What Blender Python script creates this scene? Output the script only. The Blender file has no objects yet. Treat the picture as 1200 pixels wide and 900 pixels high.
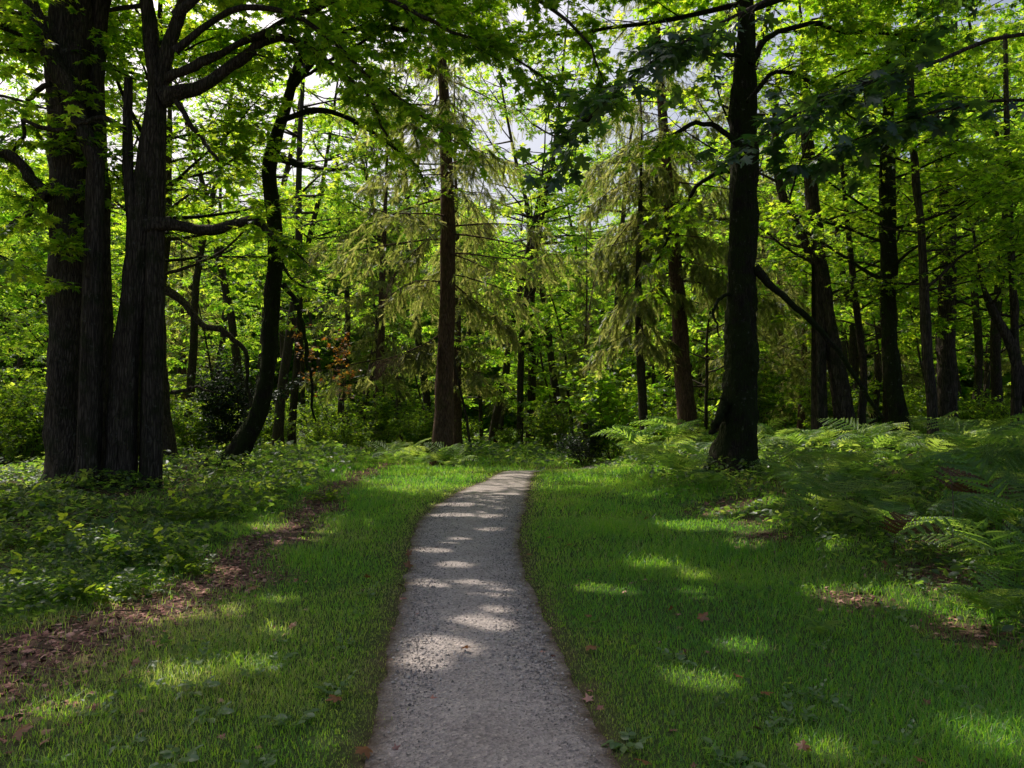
import bpy, math, numpy as np
from mathutils import Vector

R = math.radians
sc = bpy.context.scene
COL = sc.collection
PI = math.pi

# ------------------------------------------------------------------ camera / sun constants
CAM_H = 1.6
PITCH = R(2.23)
F = 900.0 / 1200.0                      # focal length over image width
SUN_EL, SUN_AZ = R(54), R(37)           # sun ahead of the camera and to the left
S = np.array([-math.sin(SUN_AZ) * math.cos(SUN_EL), math.cos(SUN_AZ) * math.cos(SUN_EL), math.sin(SUN_EL)])


def ray(u, v, d):
    """measured spot of the photograph (1200x900) at ground distance d -> world"""
    a, b = (u - 600) / 900.0, (450 - v) / 900.0
    fy = math.cos(PITCH) - b * math.sin(PITCH)
    fz = math.sin(PITCH) + b * math.cos(PITCH)
    return np.array([a * d / fy, d, CAM_H + fz * d / fy])


def sstep(a, b, x):
    t = np.clip((x - a) / (b - a), 0, 1)
    return t * t * (3 - 2 * t)


_pr = np.random.default_rng(5)
_ph = _pr.uniform(0, 6.28, (14, 2))
_fr = np.stack([_pr.uniform(.25, 1.6, 14) * _pr.choice([-1, 1], 14), _pr.uniform(.25, 1.6, 14)], 1)


def wob(x, y, f=1.0):
    """smooth pseudo noise about -1..1"""
    o = 0
    for k in range(14):
        o = o + np.sin(_fr[k, 0] * x * f + _ph[k, 0] + 1.3 * np.sin(_fr[k, 1] * y * f * .7 + _ph[k, 1])) * np.cos(_fr[k, 1] * y * f + _ph[k, 1])
    return o / 5.0


PATH_D = np.array([-6, 0, 3.49, 3.95, 4.68, 5.71, 7.54, 8.83, 10.47, 12.1, 13.52, 16.0, 18.7, 20.87, 24, 28, 33, 40])
PATH_L = np.array([-0.55, -0.6, -0.666, -0.701, -0.769, -0.876, -1.014, -1.178, -1.326, -1.385, -1.322, -1.084, -0.623, -0.357, 0.2, 1.6, 4.6, 10])
PATH_R = np.array([0.6, 0.55, 0.477, 0.438, 0.358, 0.279, 0.134, 0.088, 0.081, 0.161, 0.24, 0.331, 0.457, 0.603, 1.3, 3.0, 6.4, 12])


def path_edges(y):
    return np.interp(y, PATH_D, PATH_L), np.interp(y, PATH_D, PATH_R)


def gz(x, y):
    x = np.asarray(x, float); y = np.asarray(y, float)
    pl, pr = path_edges(y)
    off = np.maximum(np.maximum(x - pr, pl - x), 0)
    z = (sstep(2.3, 5.0, x) * .30 + sstep(4.2, 8, x) * .25) * sstep(4, 9, y)
    z = z + sstep(3.5, 8, -x) * .16
    z = z - sstep(21.0, 28, y) * .5 * (1 - sstep(2.5, 6, np.abs(x - .6)) * (1 - sstep(25, 34, y)))
    z = z + .035 * wob(x, y, .9) * sstep(0, 1.2, off) * (1 + .05 * np.abs(x))
    z = z + .006 * wob(x * 2, y * 2, 1.2) - .012 * (1 - sstep(0, .25, off))
    return z


def litter_amt(x, y):
    """how much bare litter shows: the strip on the left, patches on the right, the wood floor"""
    a = np.interp(y, [0, 3.5, 5, 6, 7, 8.5, 10, 12, 15, 20], [-4.2, -3.3, -3.15, -2.95, -2.95, -2.95, -3.05, -3.2, -3.6, -4.0])
    w = np.interp(y, [0, 4, 7, 9, 12, 20], [1.2, 1.15, .85, .65, .55, .5])
    n = .22 * wob(x * 2.2, y * 2.2)
    left = 1 - sstep(.2, 1.15, np.abs(x - a + n) / w)
    deep = sstep(.0, 1.4, (a - w) - x) * .55
    right = np.zeros_like(left)
    for cx, cy, rr in ((3.1, 9.6, .5), (3.5, 12.5, .8), (3.55, 11.0, .5), (3.9, 7.0, .5), (2.85, 6.6, .35), (3.3, 5.6, .35), (4.0, 5.0, .7)):
        right = np.maximum(right, 1 - sstep(.1, 1.4, np.hypot(x - cx, (y - cy) * .8) / rr + n))
    rd = sstep(3.4, 4.6, x) * .6
    far = sstep(24, 30, y) * .5
    l, r = path_edges(y)
    off = np.maximum(x - r, l - x)
    fringe = (1 - sstep(.0, .16, off + .07 * wob(x * 4, y * 4, 1.4))) * .6
    return np.clip(np.maximum.reduce([left, deep, right, rd, far, fringe]), 0, 1)


# ------------------------------------------------------------------ spots of sun on the ground (made by real gaps in the crowns)
BEAMS = []


def beam(u, v, r):
    d = 3.0
    for _ in range(30):
        p = ray(u, v, d); g = float(gz(p[0], p[1]))
        d = d * (CAM_H - g) / max(CAM_H - p[2], .02)
        d = min(d, 40)
    p = ray(u, v, d)
    BEAMS.append((p[0], p[1], r))


for b in ((553, 733, .16), (575, 736, .16), (505, 756, .15), (525, 760, .15), (500, 777, .15), (556, 686, .11), (577, 697, .14), (583, 717, .10),
          (500, 684, .12), (515, 689, .10), (527, 663, .11), (545, 665, .10), (500, 646, .12), (517, 648, .11), (540, 634, .11), (525, 638, .10), (575, 622, .12), (518, 605, .14), (545, 605, .16), (575, 606, .14), (520, 592, .14), (545, 593, .14),
          (595, 580, .13), (555, 570, .22), (580, 574, .2), (585, 561, .3), (605, 557, .3),
          (330, 703, .11), (258, 718, .14), (285, 714, .12), (330, 742, .10), (205, 800, .12), (238, 796, .09),
          (300, 785, .09), (85, 832, .10), (240, 690, .22), (175, 712, .34), (235, 688, .25), (185, 705, .26), (270, 668, .26), (340, 632, .42), (320, 618, .28), (205, 722, .25),
          (150, 637, .3), (190, 655, .3), (205, 652, .25), (120, 655, .2), (30, 700, .2),
          (760, 663, .19), (785, 665, .15), (695, 690, .12), (730, 697, .12), (820, 697, .12), (870, 757, .16), (838, 800, .15), (805, 795, .11),
          (985, 697, .2), (1000, 702, .18), (1070, 700, .26), (1095, 705, .2), (970, 880, .1), (1190, 870, .2), (1150, 860, .12),
          (815, 617, .5), (890, 618, .4), (850, 600, .3), (820, 676, .12), (1110, 640, .25), (1160, 730, .3), (990, 640, .15),
          (880, 640, .2), (900, 590, .3), (1010, 545, .3)):
    beam(*b)
BEAMS += [(3.9, 23.6, .9), (5.1, 23.8, .8), (-1.5, 21.5, .7), (-2.6, 22.5, .6), (2.2, 18.5, .6), (1.6, 20.5, .7), (3.0, 20.3, .7), (6.3, 18.0, .7), (7.6, 19.5, .7), (8.8, 18.2, .7), (6.9, 16.3, .5)]
BEAMS_A = np.array(BEAMS)


def sun_keep(P, rng, strength=1.0):
    """which leaves stay: none in the way of the sunny spots, fewer before the open grass beyond the first shade"""
    t = P[:, 2] / S[2]
    G = P[:, :2] - S[None, :2] * t[:, None]
    keep = np.ones(len(P), bool)
    for bx, by, br in BEAMS_A:
        keep &= np.hypot(G[:, 0] - bx, G[:, 1] - by) > br + .09
    gx, gy = G[:, 0], G[:, 1]
    thin = sstep(14.5, 17.5, gy) * (1 - sstep(25, 28, gy)) * sstep(-5, -3.0, gx) * (1 - sstep(5, 7, gx)) * .95
    thin = np.maximum(thin, (1 - sstep(.7, 1.1, np.hypot((gx - 7.2) / 4.2, (gy - 18.3) / 4.4))) * .96)
    thin = np.maximum(thin, (1 - sstep(.7, 1.1, np.hypot((gx + 12.5) / 4, (gy - 30) / 5))) * .9)
    thin = np.maximum(thin, (1 - sstep(.7, 1.1, np.hypot((gx + 6.0) / 2.6, (gy - 17) / 3))) * .88)
    thin = np.maximum(thin, (1 - sstep(.7, 1.1, np.hypot((gx - 12) / 4, (gy - 18) / 5))) * .75)
    thin = np.maximum(thin, sstep(27, 32, gy) * .35)
    keep &= rng.random(len(P)) > thin * strength * sstep(3, 6, P[:, 2])
    return keep


def beam_clear(P, pad=.05):
    G = P[:, :2] - S[None, :2] * (P[:, 2] / S[2])[:, None]
    d = np.hypot(G[:, None, 0] - BEAMS_A[None, :, 0], G[:, None, 1] - BEAMS_A[None, :, 1])
    return (d > BEAMS_A[None, :, 2] + pad).all(1)


# ------------------------------------------------------------------ materials
def nmat(name):
    m = bpy.data.materials.new(name); m.use_nodes = True
    nt = m.node_tree; nt.nodes.clear()
    return m, nt, nt.nodes.new, nt.links.new


def ramp(nt, fac, stops):
    r = nt.nodes.new('ShaderNodeValToRGB')
    el = r.color_ramp.elements
    el[0].position, el[0].color = stops[0][0], (*stops[0][1], 1)
    el[1].position, el[1].color = stops[-1][0], (*stops[-1][1], 1)
    for p, c in stops[1:-1]:
        e = el.new(p); e.color = (*c, 1)
    nt.links.new(fac, r.inputs[0])
    return r.outputs[0]


def noise(nt, vec, scale, detail=4, rough=.6):
    n = nt.nodes.new('ShaderNodeTexNoise')
    n.inputs['Scale'].default_value = scale; n.inputs['Detail'].default_value = detail; n.inputs['Roughness'].default_value = rough
    if vec is not None: nt.links.new(vec, n.inputs['Vector'])
    return n.outputs[0]


def leaf_mat(name, cols, tcols, tmix=.5, gloss=.06, rough=.42):
    """thin leaf: diffuse + translucent with a little sheen, colour by the per-leaf value 'rnd'"""
    m, nt, N, L = nmat(name)
    at = N('ShaderNodeAttribute'); at.attribute_name = 'rnd'
    ge = N('ShaderNodeNewGeometry')
    n = noise(nt, ge.outputs['Position'], .55, 2)
    mx = N('ShaderNodeMath'); mx.operation = 'MULTIPLY_ADD'
    L(n, mx.inputs[0]); mx.inputs[1].default_value = .6; mx.inputs[2].default_value = -.30
    ad = N('ShaderNodeMath'); ad.operation = 'ADD'; ad.use_clamp = True
    L(mx.outputs[0], ad.inputs[0]); L(at.outputs['Fac'], ad.inputs[1])
    k = len(cols) - 1
    c = ramp(nt, ad.outputs[0], [(i / k, q) for i, q in enumerate(cols)])
    t = ramp(nt, ad.outputs[0], [(i / k, q) for i, q in enumerate(tcols)])
    d = N('ShaderNodeBsdfDiffuse'); L(c, d.inputs[0])
    tr = N('ShaderNodeBsdfTranslucent'); L(t, tr.inputs[0])
    m1 = N('ShaderNodeMixShader'); m1.inputs[0].default_value = tmix
    L(d.outputs[0], m1.inputs[1]); L(tr.outputs[0], m1.inputs[2])
    g = N('ShaderNodeBsdfGlossy'); g.inputs['Roughness'].default_value = rough
    g.inputs[0].default_value = (.9, .95, 1, 1)
    m2 = N('ShaderNodeMixShader'); m2.inputs[0].default_value = gloss
    L(m1.outputs[0], m2.inputs[1]); L(g.outputs[0], m2.inputs[2])
    o = N('ShaderNodeOutputMaterial'); L(m2.outputs[0], o.inputs[0])
    return m


def bark_mat(name, dark, light, moss=.5, scale=1.0, mosscol=(.045, .06, .012), furrow=1.0):
    m, nt, N, L = nmat(name)
    tc = N('ShaderNodeTexCoord'); mp = N('ShaderNodeMapping')
    mp.inputs['Scale'].default_value = (16 * scale, 16 * scale, 2.2 * scale)
    L(tc.outputs['Object'], mp.inputs['Vector'])
    n1 = noise(nt, mp.outputs[0], 1.0, 8, .68)
    vo = N('ShaderNodeTexVoronoi'); vo.feature = 'DISTANCE_TO_EDGE'; vo.inputs['Scale'].default_value = 1.5
    L(mp.outputs[0], vo.inputs['Vector'])
    n2 = noise(nt, tc.outputs['Object'], 2.3, 5, .65)
    c = ramp(nt, n1, [(.3, dark), (.72, light)])
    mul = N('ShaderNodeMixRGB'); mul.blend_type = 'MULTIPLY'; mul.inputs[0].default_value = .75
    vr = ramp(nt, vo.outputs['Distance'], [(0, (.25, .25, .25)), (.22, (1, 1, 1))])
    L(c, mul.inputs[1]); L(vr, mul.inputs[2])
    mr = ramp(nt, n2, [(.56 - .2 * moss, (0, 0, 0)), (.70 - .2 * moss, (1, 1, 1))])
    ms = N('ShaderNodeMixRGB')
    mf = N('ShaderNodeMath'); mf.operation = 'MULTIPLY'; L(mr, mf.inputs[0]); mf.inputs[1].default_value = min(1, .45 + moss * .55)
    L(mf.outputs[0], ms.inputs[0]); L(mul.outputs[0], ms.inputs[1]); ms.inputs[2].default_value = (*mosscol, 1)
    n3 = noise(nt, tc.outputs['Object'], 9.0, 6, .7)
    lr = ramp(nt, n3, [(.60, (0, 0, 0)), (.68, (.5, .5, .5))])
    lm = N('ShaderNodeMixRGB'); L(lr, lm.inputs[0]); L(ms.outputs[0], lm.inputs[1]); lm.inputs[2].default_value = (.17, .17, .14, 1)
    ms = lm
    b = N('ShaderNodeBsdfPrincipled'); b.inputs['Roughness'].default_value = .9
    b.inputs['Specular IOR Level'].default_value = .15
    L(ms.outputs[0], b.inputs['Base Color'])
    hm = N('ShaderNodeMath'); hm.operation = 'ADD'
    L(n1, hm.inputs[0]); L(vr, hm.inputs[1])
    bp = N('ShaderNodeBump'); bp.inputs['Strength'].default_value = .9; bp.inputs['Distance'].default_value = .03 * furrow
    L(hm.outputs[0], bp.inputs['Height']); L(bp.outputs[0], b.inputs['Normal'])
    o = N('ShaderNodeOutputMaterial'); L(b.outputs[0], o.inputs[0])
    return m


def rnd_mat(name, cols, rough=.9, spec=.2):
    m, nt, N, L = nmat(name)
    at = N('ShaderNodeAttribute'); at.attribute_name = 'rnd'
    k = len(cols) - 1
    c = ramp(nt, at.outputs['Fac'], [(i / k, q) for i, q in enumerate(cols)])
    b = N('ShaderNodeBsdfPrincipled'); b.inputs['Roughness'].default_value = rough; b.inputs['Specular IOR Level'].default_value = spec
    L(c, b.inputs['Base Color'])
    o = N('ShaderNodeOutputMaterial'); L(b.outputs[0], o.inputs[0])
    return m


def ground_mat():
    m, nt, N, L = nmat('ground_soil')
    ge = N('ShaderNodeNewGeometry')
    at = N('ShaderNodeAttribute'); at.attribute_name = 'rnd'
    n1 = noise(nt, ge.outputs['Position'], 9, 7, .7)
    n2 = noise(nt, ge.outputs['Position'], 38, 5, .7)
    soil = ramp(nt, n1, [(.3, (.04, .026, .016)), (.5, (.10, .064, .045)), (.7, (.19, .122, .09))])
    turf = ramp(nt, n2, [(.3, (.025, .04, .012)), (.55, (.045, .075, .02)), (.75, (.09, .10, .04))])
    mx = N('ShaderNodeMixRGB'); L(at.outputs['Fac'], mx.inputs[0]); L(turf, mx.inputs[1]); L(soil, mx.inputs[2])
    b = N('ShaderNodeBsdfPrincipled'); b.inputs['Roughness'].default_value = .95; b.inputs['Specular IOR Level'].default_value = .1
    L(mx.outputs[0], b.inputs['Base Color'])
    bp = N('ShaderNodeBump'); bp.inputs['Distance'].default_value = .03; L(n1, bp.inputs['Height']); L(bp.outputs[0], b.inputs['Normal'])
    o = N('ShaderNodeOutputMaterial'); L(b.outputs[0], o.inputs[0])
    return m


def path_mat():
    m, nt, N, L = nmat('packed_gravel')
    ge = N('ShaderNodeNewGeometry')
    at = N('ShaderNodeAttribute'); at.attribute_name = 'rnd'
    P = ge.outputs['Position']
    n1 = noise(nt, P, 2.2, 5, .6); n2 = noise(nt, P, 55, 6, .75)
    vo = N('ShaderNodeTexVoronoi'); vo.inputs['Scale'].default_value = 52; L(P, vo.inputs['Vector'])
    base = ramp(nt, n1, [(.3, (.39, .345, .33)), (.55, (.47, .42, .405)), (.75, (.53, .475, .46))])
    st = ramp(nt, vo.outputs['Color'], [(0, (.42, .42, .43)), (.3, (.8, .8, .8)), (.6, (1.0, 1.0, 1.0)), (.85, (1.2, 1.18, 1.15)), (1, (1.6, 1.57, 1.52))])
    gr = ramp(nt, n2, [(.33, (.55, .54, .54)), (.47, (.94, .94, .94)), (.6, (1.04, 1.03, 1.02)), (.72, (1.3, 1.27, 1.24))])
    m1 = N('ShaderNodeMixRGB'); m1.blend_type = 'MULTIPLY'; m1.inputs[0].default_value = .8; L(base, m1.inputs[1]); L(st, m1.inputs[2])
    m2 = N('ShaderNodeMixRGB'); m2.blend_type = 'MULTIPLY'; m2.inputs[0].default_value = .9; L(m1.outputs[0], m2.inputs[1]); L(gr, m2.inputs[2])
    n9 = noise(nt, P, 9, 7, .7)
    ed = ramp(nt, n9, [(.3, (.045, .032, .018)), (.5, (.10, .07, .045)), (.7, (.19, .135, .095))])
    nn = noise(nt, P, 5, 8, .78)
    em = N('ShaderNodeMath'); em.operation = 'MULTIPLY_ADD'; em.use_clamp = True
    L(nn, em.inputs[0]); em.inputs[1].default_value = 2.2
    ea = N('ShaderNodeMath'); ea.operation = 'MULTIPLY_ADD'; L(at.outputs['Fac'], ea.inputs[0]); ea.inputs[1].default_value = 1.75; ea.inputs[2].default_value = -1.95
    L(ea.outputs[0], em.inputs[2])
    m3 = N('ShaderNodeMixRGB'); L(em.outputs[0], m3.inputs[0]); L(m2.outputs[0], m3.inputs[1]); L(ed, m3.inputs[2])
    b = N('ShaderNodeBsdfPrincipled'); b.inputs['Roughness'].default_value = .92; b.inputs['Specular IOR Level'].default_value = .2
    L(m3.outputs[0], b.inputs['Base Color'])
    ha = N('ShaderNodeMath'); ha.operation = 'MULTIPLY_ADD'; L(n2, ha.inputs[0]); ha.inputs[1].default_value = 1.0
    L(vo.outputs['Distance'], ha.inputs[2])
    bp = N('ShaderNodeBump'); bp.inputs['Strength'].default_value = .9; bp.inputs['Distance'].default_value = .02
    L(ha.outputs[0], bp.inputs['Height']); L(bp.outputs[0], b.inputs['Normal'])
    o = N('ShaderNodeOutputMaterial'); L(b.outputs[0], o.inputs[0])
    return m


M = {}
M['maple'] = leaf_mat('maple_leaf', [(.022, .050, .010), (.04, .085, .014), (.065, .11, .018)],
                      [(.20, .42, .012), (.46, .74, .02), (.74, .88, .05)], .74, .03)
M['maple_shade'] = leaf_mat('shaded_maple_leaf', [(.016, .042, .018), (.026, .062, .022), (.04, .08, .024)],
                            [(.05, .16, .02), (.10, .25, .025), (.20, .36, .03)], .42, .06)  # darker copy of the maple leaf, near boughs' shade painted into its colour
M['wood'] = leaf_mat('wood_leaf', [(.025, .055, .012), (.045, .09, .016), (.07, .115, .022)],
                     [(.18, .42, .02), (.42, .72, .035), (.78, .92, .08)], .76, .03)
M['shrub'] = leaf_mat('shrub_leaf', [(.025, .05, .016), (.04, .08, .02), (.07, .11, .028)],
                      [(.16, .36, .015), (.38, .60, .025), (.68, .84, .05)], .66, .03)
M['evergreen'] = leaf_mat('evergreen_leaf', [(.010, .022, .010), (.018, .034, .012), (.03, .05, .016)],
                          [(.02, .06, .01), (.04, .10, .01), (.08, .14, .02)], .3, .06)
M['orange'] = leaf_mat('orange_leaf', [(.16, .07, .02), (.25, .10, .02), (.2, .14, .03)],
                       [(.5, .2, .03), (.6, .24, .03), (.5, .36, .04)], .5, .05)
M['needle'] = leaf_mat('needle_spray', [(.035, .045, .012), (.06, .075, .022), (.12, .115, .045)],
                       [(.22, .32, .04), (.44, .52, .09), (.74, .72, .22)], .6, .03)
M['lichen'] = leaf_mat('dead_spray', [(.10, .09, .05), (.16, .14, .07), (.2, .16, .09)],
                       [(.2, .19, .08), (.28, .25, .1), (.32, .26, .12)], .35, .02)
M['fern'] = leaf_mat('fern_frond', [(.035, .085, .032), (.055, .12, .036), (.10, .15, .045)],
                     [(.16, .36, .025), (.42, .70, .07), (.74, .86, .14)], .64, .04)
M['grass'] = leaf_mat('grass_blade', [(.022, .090, .022), (.036, .12, .026), (.052, .15, .03), (.10, .19, .042), (.28, .25, .12)],
                      [(.18, .54, .03), (.30, .70, .035), (.44, .82, .04), (.62, .88, .07), (.65, .6, .25)], .6, .035)
M['herb'] = leaf_mat('herb_leaf', [(.02, .045, .014), (.035, .07, .02), (.06, .10, .03)],
                     [(.14, .32, .025), (.34, .58, .06), (.58, .72, .1)], .54, .03)
M['weed'] = leaf_mat('weed_leaf', [(.06, .12, .04), (.09, .16, .055), (.13, .19, .07)], [(.2, .4, .05), (.3, .5, .06), (.45, .58, .1)], .42, .05)
M['bark'] = bark_mat('maple_bark', (.038, .029, .022), (.14, .112, .088), .35, mosscol=(.022, .03, .008))
M['bark_moss'] = bark_mat('mossy_bark', (.014, .011, .008), (.05, .04, .03), .95, mosscol=(.022, .03, .007))
M['bark_fir'] = bark_mat('spruce_bark', (.06, .034, .024), (.24, .145, .105), .08, 1.2, furrow=.8)
M['bark_thin'] = bark_mat('thin_bark', (.03, .023, .017), (.11, .085, .062), .4, 1.6, mosscol=(.03, .04, .01), furrow=.5)
M['twig'] = bark_mat('dry_twig', (.08, .06, .045), (.22, .18, .14), .2, 4, furrow=.2)
M['litter'] = rnd_mat('dead_leaf', [(.07, .032, .024), (.17, .08, .062), (.31, .15, .12), (.45, .27, .22)])
M['stone'] = rnd_mat('gravel_stone', [(.12, .11, .105), (.24, .22, .205), (.36, .33, .305), (.52, .475, .44)])
M['ground'] = ground_mat()
M['path'] = path_mat()
M['fallen'] = leaf_mat('fallen_leaf', [(.13, .05, .025), (.2, .09, .04), (.26, .13, .06)], [(.2, .07, .02), (.3, .12, .03), (.3, .15, .05)], .25, .03)


# ------------------------------------------------------------------ mesh building
class Geo:
    def __init__(s): s.v, s.t, s.r, s.n = [], [], [], 0

    def add(s, v, t, r):
        if len(v) == 0: return
        s.v.append(np.asarray(v, np.float32)); s.t.append(np.asarray(t, np.int32) + s.n)
        r = np.asarray(r, np.float32)
        s.r.append(np.full(len(v), float(r), np.float32) if r.ndim == 0 else r); s.n += len(v)

    def build(s, name, mat, parent=None, smooth=False, off=(0, 0, 0)):
        me = bpy.data.meshes.new(name)
        v = np.concatenate(s.v) - np.asarray(off, np.float32); t = np.concatenate(s.t); r = np.concatenate(s.r)
        me.vertices.add(len(v)); me.vertices.foreach_set('co', v.ravel())
        me.loops.add(t.size); me.loops.foreach_set('vertex_index', t.ravel())
        me.polygons.add(len(t)); me.polygons.foreach_set('loop_start', np.arange(0, t.size, 3, dtype=np.int32))
        a = me.attributes.new('rnd', 'FLOAT', 'POINT'); a.data.foreach_set('value', r)
        me.update(calc_edges=True)
        me.polygons.foreach_set('use_smooth', np.full(len(t), smooth))
        me.materials.append(mat)
        o = bpy.data.objects.new(name, me); COL.objects.link(o)
        if parent is not None: o.parent = parent
        return o


def nrm(a): return a / np.maximum(np.linalg.norm(a, axis=-1, keepdims=True), 1e-9)


def stamp(geo, tv, tt, P, H, Nn, size, rnd, sx=1.0):
    """copies of a flat template: y axis along H, z axis near Nn"""
    if len(P) == 0: return
    H = nrm(H); X = nrm(np.cross(H, Nn)); Z = np.cross(X, H)
    size = np.broadcast_to(np.asarray(size, float), (len(P),))
    v = (tv[None, :, 0, None] * sx * X[:, None] + tv[None, :, 1, None] * H[:, None] + tv[None, :, 2, None] * Z[:, None]) * size[:, None, None] + P[:, None]
    t = tt[None] + (np.arange(len(P)) * len(tv))[:, None, None]
    geo.add(v.reshape(-1, 3), t.reshape(-1, 3), np.repeat(np.broadcast_to(rnd, (len(P),)), len(tv)))


def smooth_poly(pts, n):
    pts = np.asarray(pts, float)
    if len(pts) < 3:
        t = np.linspace(0, 1, n)[:, None]; return pts[0] * (1 - t) + pts[-1] * t
    p = np.vstack([2 * pts[0] - pts[1], pts, 2 * pts[-1] - pts[-2]])
    out = []
    tt = np.linspace(0, len(pts) - 1 - 1e-6, n)
    for x in tt:
        i = int(x); f = x - i
        a, b, c, d = p[i], p[i + 1], p[i + 2], p[i + 3]
        out.append(.5 * ((2 * b) + (-a + c) * f + (2 * a - 5 * b + 4 * c - d) * f * f + (-a + 3 * b - 3 * c + d) * f ** 3))
    return np.array(out)


def tube(geo, pts, rad, sides=6, rough=0.0, rng=None, cap=True):
    pts = np.asarray(pts, float); n = len(pts)
    rad = np.broadcast_to(np.asarray(rad, float), (n,))
    T = nrm(np.gradient(pts, axis=0))
    ref = np.array([1., 0, 0]) if abs(T[:, 0]).mean() < .7 else np.array([0, 0, 1.])
    A = nrm(np.cross(T, ref)); B = np.cross(T, A)
    th = np.linspace(0, 2 * PI, sides, endpoint=False)
    rr = np.repeat(rad[:, None], sides, 1)
    if rough and rng is not None:
        ph = rng.uniform(0, 6.28, 8)
        L = np.cumsum(np.r_[0, np.linalg.norm(np.diff(pts, axis=0), axis=1)])[:, None]
        q = (np.sin(2 * th + ph[0] + L * .8) + .8 * np.sin(3 * th + ph[1] - L * 1.7) + .7 * np.sin(5 * th + ph[2] + L * 3.1)
             + .6 * np.sin(L * 4.3 + ph[3] + th) + .5 * np.sin(8 * th + ph[4] + 2 * np.sin(L * 5)) + .5 * rng.normal(0, 1, (n, sides)) * .6)
        rr = rr * (1 + rough * q * .5)
        if rough > .14 and n > 20:
            rr = rr * (1 + .55 * np.exp(-L / .45) * (.5 + .5 * np.sin(4 * th[None] + ph[6])))
            for _ in range(16):
                a0, l0, am = rng.uniform(0, 6.28), rng.uniform(0, L[-1, 0]), rng.uniform(.08, .32)
                da = np.abs((th[None] - a0 + PI) % (2 * PI) - PI)
                rr = rr * (1 + am * np.exp(-(da / .5) ** 2 - ((L - l0) / .3) ** 2))
    v = pts[:, None] + rr[..., None] * (np.cos(th)[None, :, None] * A[:, None] + np.sin(th)[None, :, None] * B[:, None])
    i = np.arange(n - 1)[:, None] * sides; j = np.arange(sides)[None]; k = (j + 1) % sides
    a, b, c, d = i + j, i + k, i + sides + k, i + sides + j
    t = np.concatenate([np.stack([a, b, c], -1).reshape(-1, 3), np.stack([a, c, d], -1).reshape(-1, 3)])
    v = v.reshape(-1, 3)
    if cap:
        v = np.vstack([v, pts[-1] + T[-1] * rad[-1] * .3]); e = (n - 1) * sides; jj = np.arange(sides)
        t = np.vstack([t, np.stack([e + jj, e + (jj + 1) % sides, np.full(sides, len(v) - 1)], -1)])
    geo.add(v, t, .5)


def sticks(geo, A, B, r):
    """many thin tapered three-sided twigs"""
    if len(A) == 0: return
    D = nrm(B - A); ref = np.where(np.abs(D[:, 2:3]) > .8, [[1., 0, 0]], [[0, 0, 1.]])
    X = nrm(np.cross(D, ref)); Y = np.cross(D, X)
    r = np.broadcast_to(np.asarray(r, float), (len(A),))[:, None]
    vs = []
    for k in range(3):
        o = (math.cos(k * 2.094) * X + math.sin(k * 2.094) * Y) * r
        vs += [A + o, B + o * .35]
    v = np.stack(vs, 1)
    t = []
    for k in range(3):
        a, b = 2 * k, 2 * ((k + 1) % 3)
        t += [(a, b, b + 1), (a, b + 1, a + 1)]
    t = np.array(t)[None] + (np.arange(len(A)) * 6)[:, None, None]
    geo.add(v.reshape(-1, 3), t.reshape(-1, 3), .5)


# leaf templates (stem at origin, tip at y = 1)
def mk_maple(fine):
    if fine:
        h = [(0, 0, 0), (.20, -.10, -.05), (.34, -.06, -.09), (.30, .10, -.05), (.24, .16, -.03), (.46, .24, -.09), (.50, .34, -.11), (.64, .52, -.16),
             (.44, .50, -.09), (.36, .56, -.07), (.17, .44, -.02), (.20, .62, -.03), (.26, .74, -.06), (.12, .78, -.03), (0, 1, -.05)]
    else:
        h = [(0, 0, 0), (.36, -.02, -.08), (.23, .2, -.04), (.58, .50, -.14), (.17, .46, -.03), (0, 1, -.05)]
    n = len(h)
    c = (0, .34, .02)
    v = [c] + h + [(-x, y, z) for x, y, z in h[1:-1]]
    ring = list(range(1, n + 1)) + list(range(len(v) - 1, n, -1))
    t = [(0, ring[i], ring[(i + 1) % len(ring)]) for i in range(len(ring))]
    return np.array(v, float), np.array(t)


MAPLE0 = mk_maple(True)
MAPLE1 = mk_maple(False)
KITE = (np.array([(0, 0, 0), (.36, .42, .07), (0, 1, -.06), (-.36, .42, .07)], float), np.array([(0, 1, 2), (0, 2, 3)]))
OVAL = (np.array([(0, 0, 0), (.24, .2, .03), (.33, .5, .04), (.2, .8, 0), (0, 1, -.08), (-.2, .8, 0), (-.33, .5, .04), (-.24, .2, .03), (0, .5, -.02)], float),
        np.array([(8, i, (i + 1) % 8) for i in range(8)]))
# three-leaflet cluster, for far foliage
_tv, _tt = [], []
for _k, (_a, _l) in enumerate(((0, 1.0), (1.15, .85), (-1.2, .8), (2.3, .6))):
    ca, sa = math.cos(_a), math.sin(_a)
    for x, y, z in KITE[0]:
        x, y = x * _l * .8, y * _l + .06
        _tv.append((x * ca + y * sa, -x * sa + y * ca, z + .02 * _k - .12 * _l * max(0, y)))
    _tt += [tuple(q + 4 * _k for q in tri) for tri in KITE[1]]
CLUMP = (np.array(_tv), np.array(_tt))


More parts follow.
